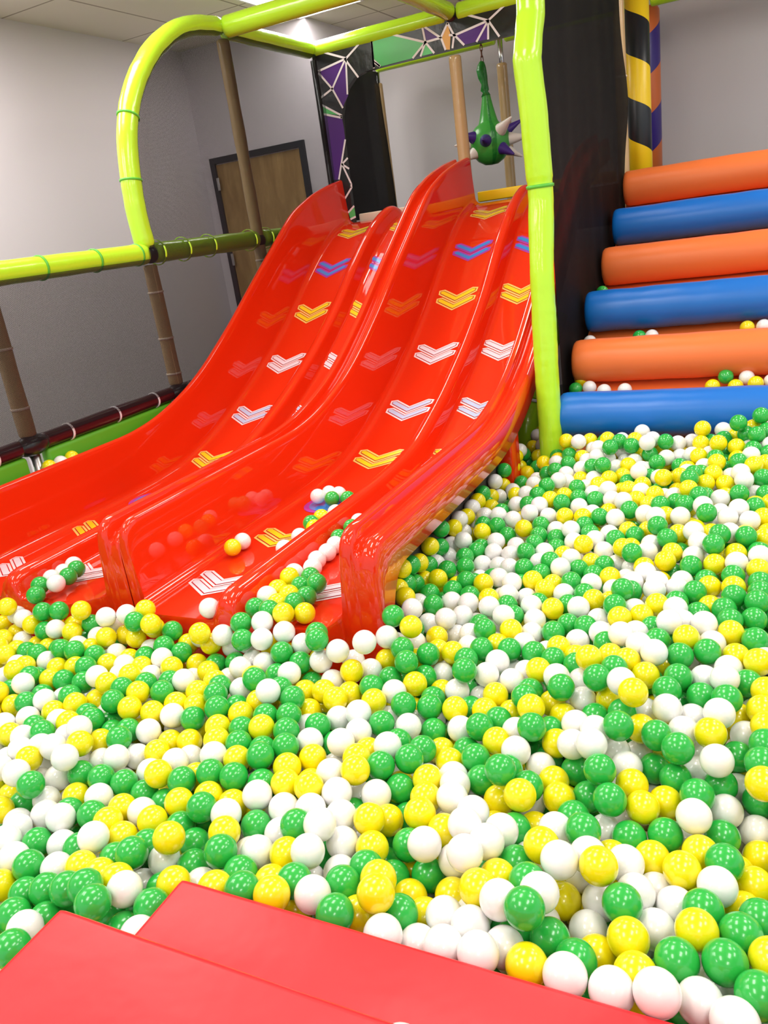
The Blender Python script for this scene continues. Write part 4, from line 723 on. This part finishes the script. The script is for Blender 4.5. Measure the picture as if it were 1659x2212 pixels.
for it in range(110):
    if it % 6 == 0: PR = find_pairs(D*1.3)
    v = allp[PR[:, 0]]-allp[PR[:, 1]]; d_ = np.linalg.norm(v, axis=1); m = d_ < D; I, J = PR[m, 0], PR[m, 1]
    v = v[m]/np.maximum(d_[m], 1e-6)[:, None]; ov = (D-d_[m])[:, None]
    wi = np.where(I < NH, 0, np.where(J < NH, .8, .42))[:, None]; wj = np.where(J < NH, 0, np.where(I < NH, .8, .42))[:, None]
    dp = np.zeros_like(allp); np.add.at(dp, I, v*ov*wi); np.add.at(dp, J, -v*ov*wj)
    allp[NH:] += dp[NH:]
    q = allp[NH:]
    cap = up0[NH:] + np.where(tr0[NH:], -.030, .035); q[:, 2] = np.minimum(q[:, 2], cap)
    x, y, z = q[:, 0], q[:, 1], q[:, 2]
    lim = np.where(y < 2.12, -1.043, -1.147); s = (x < lim) & (y > 1.80); nx = s & (x > -1.26); x[nx] = lim[nx]; s &= ~nx; y[s] = 1.80; ul = (x < -1.04) & (y > 2.0); z[ul] = np.minimum(z[ul], .145)
    b = (x > -1.035) & (y < .893) & (z < .135); y[b & (y > .7)] = .893
    y[(y > 3.62) & (x > -1)] = 3.62
    d2 = np.hypot(x+1, y-3.69); m2 = d2 < .093; x[m2] = -1+(x[m2]+1)/np.maximum(d2[m2], 1e-4)*.093; y[m2] = 3.69+(y[m2]-3.69)/np.maximum(d2[m2], 1e-4)*.093
# drop fill that is still jammed into something
PR = find_pairs(D); dd = np.linalg.norm(allp[PR[:, 0]]-allp[PR[:, 1]], axis=1); bad = set()
for (i, j), d_ in zip(PR[np.argsort(dd)], np.sort(dd)):
    if d_ < D*.955 and i not in bad and j not in bad: bad.add(int(max(i, j)))
bad |= set(np.where(blocked(allp, 0) & (np.arange(N) >= NH) & (hs(allp[:, 0], allp[:, 1]) > -9) & (np.minimum(allp[:, 1], 3.60) != allp[:, 1]))[0].tolist()) if False else set()
fill = np.array([allp[i] for i in range(NH, N) if i not in bad])
print('balls', NH, len(fill), 'dropped', len(bad))
# ---- individual balls
def ball_mesh(m, seg=36, ring=22):
    bm = bmesh.new(); bmesh.ops.create_uvsphere(bm, u_segments=seg, v_segments=ring, radius=D/2*.988)
    for v in bm.verts:      # the faint moulding seam
        if abs(v.co.z) < 1e-5: v.co *= 1.004
    me = bpy.data.meshes.new('ball'); bm.to_mesh(me); bm.free(); me.materials.append(m); me.polygons.foreach_set('use_smooth', [True]*len(me.polygons)); return me
BME = {k: ball_mesh(m) for k, m in BM.items()}
def add_ball(c, p, label, group):
    o = bpy.data.objects.new('pit_ball', BME[c]); C.objects.link(o); o.location = p
    o.rotation_euler = (rng.uniform(0, 6), rng.uniform(0, 6), rng.uniform(0, 6)); return tag(o, label, 'ball', group)
ORD = ['leftmost', 'second from the left', 'third from the left', 'fourth from the left', 'fifth from the left', 'sixth from the left', 'seventh from the left', 'eighth from the left', 'ninth from the left', 'tenth from the left', 'eleventh from the left', 'twelfth from the left']
def ordinal(i, n):
    if n == 1: return 'only'
    if i == n-1: return 'rightmost'
    if i < len(ORD) and i <= n//2+1: return ORD[i]
    k = n-1-i; return {1: 'second from the right', 2: 'third from the right', 3: 'fourth from the right', 4: 'fifth from the right', 5: 'sixth from the right', 6: 'seventh from the right'}.get(k, ORD[min(i, 11)])
Minv = cam_o.matrix_world.inverted()
def view(p): q = Minv @ Vector(p); return (q.x/-q.z, -q.y/-q.z, -q.z)
def place_set(items, where, group):
    """items: (colour, point); each gets the label that singles it out in its spot"""
    for c in 'WYG':
        s = sorted([p for cc, p in items if cc == c], key=lambda p: view(p)[0]); n = len(s)
        for i, p in enumerate(s):
            w = ordinal(i, n)
            lab = f'{CN[c]} ball {where}' if n == 1 else f'{CN[c]} ball {where}, {w}'
            add_ball(c, p, lab, group)
H = [(h[0], h[1], tuple(allp[i])) for i, h in enumerate(hand)]
place_set([(c, p) for c, k, p in H if k == 'b'], 'in the left slide\'s right lane', 'balls lying on the slides')
L3 = sorted([(c, p) for c, k, p in H if k == 'c'], key=lambda a: a[1][1])
place_set([a for a in L3 if a[1][1] < 2.3], 'at the right slide\'s mouth, left lane', 'balls lying on the slides')
place_set([a for a in L3 if 2.3 <= a[1][1] < 2.8 and a[1][0] > -1.85], 'by the right slide\'s divider, left lane', 'balls lying on the slides')
place_set([a for a in L3 if 2.3 <= a[1][1] < 2.8 and a[1][0] <= -1.85], 'by the tall wall inside the right slide', 'balls lying on the slides')
place_set([a for a in L3 if a[1][1] >= 2.8], 'in the cluster on the round blue sticker', 'balls lying on the slides')
L4 = [(c, p) for c, k, p in H if k == 'd']
place_set([a for a in L4 if a[1][1] >= 2.15], 'in the row along the right slide\'s divider', 'balls lying on the slides')
place_set([a for a in L4 if a[1][1] < 2.15], 'piled at the foot of the right slide', 'balls lying on the slides')
st = [('G', (-.945, 4.80, .683)), ('W', (-.931, 4.344, .48)), ('G', (-.679, 4.356, .486)), ('W', (-.617, 4.355, .486)), ('Y', (-.169, 4.369, .494)), ('W', (-.095, 4.371, .495))]
place_set(st[:1], 'behind the left end of the upper blue roller', 'balls caught on the climbing ramp')
place_set(st[1:], 'behind the lower of the orange rollers', 'balls caught on the climbing ramp')
st2 = [('Y', (-.93, 4.09, .33)), ('G', (-.945, 4.02, .30)), ('W', (-.875, 4.02, .305)), ('W', (-.80, 4.0, .29)), ('W', (-.70, 4.0, .29)), ('Y', (-.30, 4.003, .29)), ('G', (-.245, 4.045, .325)), ('Y', (-.20, 3.995, .287)),
       ('W', (-.155, 4.05, .315)), ('Y', (-.115, 3.985, .30)), ('W', (-.05, 4.02, .30)), ('Y', (.03, 4.01, .30)), ('G', (.16, 4.0, .29)), ('Y', (.10, 4.03, .31))]
place_set(st2, 'behind the lowest blue roller', 'balls caught on the climbing ramp')
place_set([('Y', (-3.142, 2.60, .345)), ('W', (-3.142, 2.672, .343)), ('Y', (-3.142, 2.745, .346))], 'in the gap between green pad and left slide', 'balls in the gap by the green pad')
place_set([('W', (-.449, .665, .135))], 'lying on the lower red step against the upper one', 'ball on the red step')
# pit surface: nearest 300 by apparent size, the rest is one heap
pit = [(c, p) for c, k, p in H if k == 'p']
def inframe(p):
    v = view(p); return abs(v[0]) < .50 and abs(v[1]) < .66
pit.sort(key=lambda a: view(a[1])[2] + (0 if inframe(a[1]) else 100))
near, rest = pit[:300], pit[300:]
near.sort(key=lambda a: (a[1][1]))
# strips running across the pit, from the red step outwards, split left / middle / right
strips = [(-9, 1.0, 'right against the lower red step'), (1.0, 1.12, 'first row beyond the red steps'), (1.12, 1.24, 'second row beyond the red steps'), (1.24, 1.36, 'third row beyond the red steps'), (1.36, 1.48, 'fourth row beyond the red steps'), (1.48, 1.62, 'fifth row beyond the red steps'), (1.62, 9, 'in front of the slide ends')]
cols_ = [(-9, -1.25, 'at far left'), (-1.25, -.85, 'left of centre'), (-.85, -.5, 'at centre'), (-.5, -.22, 'right of centre'), (-.22, 9, 'at right edge')]
for y0, y1, sn in strips:
    for x0, x1, cn in cols_:
        it = [a for a in near if y0 <= a[1][1] < y1 and x0 <= a[1][0] < x1]
        if sn.startswith('right against') and x1 < -1.2: place_set(it, 'beside the left ends of the red steps', 'balls on top of the pit')
        else: place_set(it, f'{sn}, {cn}', 'balls on top of the pit')
# ---- the uncounted rest of the pit: one object
cs = ['WYG'[i] for i in rng.choice(3, len(fill), p=[.36, .33, .31])]
# neighbouring balls in the far part tend to share a colour
fx = np.array([noise.noise(Vector((p[0]*9, p[1]*9, 1))) for p in fill]); gx = np.array([noise.noise(Vector((p[0]*9+40, p[1]*9, 5))) for p in fill])
cs = ['W' if a > .28 else ('Y' if b > .28 else ('G' if a < -.38 else c)) for a, b, c in zip(fx, gx, cs)]
P3 = np.array([p for c, p in rest] + [tuple(p) for p in fill]); C3 = [c for c, p in rest] + cs
bm = bmesh.new(); bmesh.ops.create_uvsphere(bm, u_segments=22, v_segments=14, radius=D/2*.99); bm.verts.ensure_lookup_table(); bm.faces.ensure_lookup_table()
V = np.array([v.co[:] for v in bm.verts]); F = [[v.index for v in f.verts] for f in bm.faces]; bm.free()
nv = len(V); nf = len(F); fl_ = np.array([i for f in F for i in f]); tot = np.array([len(f) for f in F]); K = len(P3)
me = bpy.data.meshes.new('ball_heap'); me.vertices.add(nv*K); me.loops.add(len(fl_)*K); me.polygons.add(nf*K)
me.vertices.foreach_set('co', (V[None]+P3[:, None]).ravel().astype(np.float32))
me.loops.foreach_set('vertex_index', (fl_[None]+(np.arange(K)*nv)[:, None]).ravel().astype(np.int32))
ls = np.concatenate([[0], np.cumsum(np.tile(tot, K))[:-1]]); me.polygons.foreach_set('loop_start', ls.astype(np.int32)); me.polygons.foreach_set('loop_total', np.tile(tot, K).astype(np.int32))
me.polygons.foreach_set('material_index', np.repeat([{'W': 0, 'Y': 1, 'G': 2}[c] for c in C3], nf).astype(np.int32))
me.polygons.foreach_set('use_smooth', np.ones(nf*K, bool))
for m in (BW, BY, BG): me.materials.append(m)
me.update(calc_edges=True); me.validate()
o = bpy.data.objects.new('pit_balls', me); C.objects.link(o)
tag(o, 'the rest of the white, yellow and green pit balls, farther off and underneath', 'pit balls', kind='stuff')
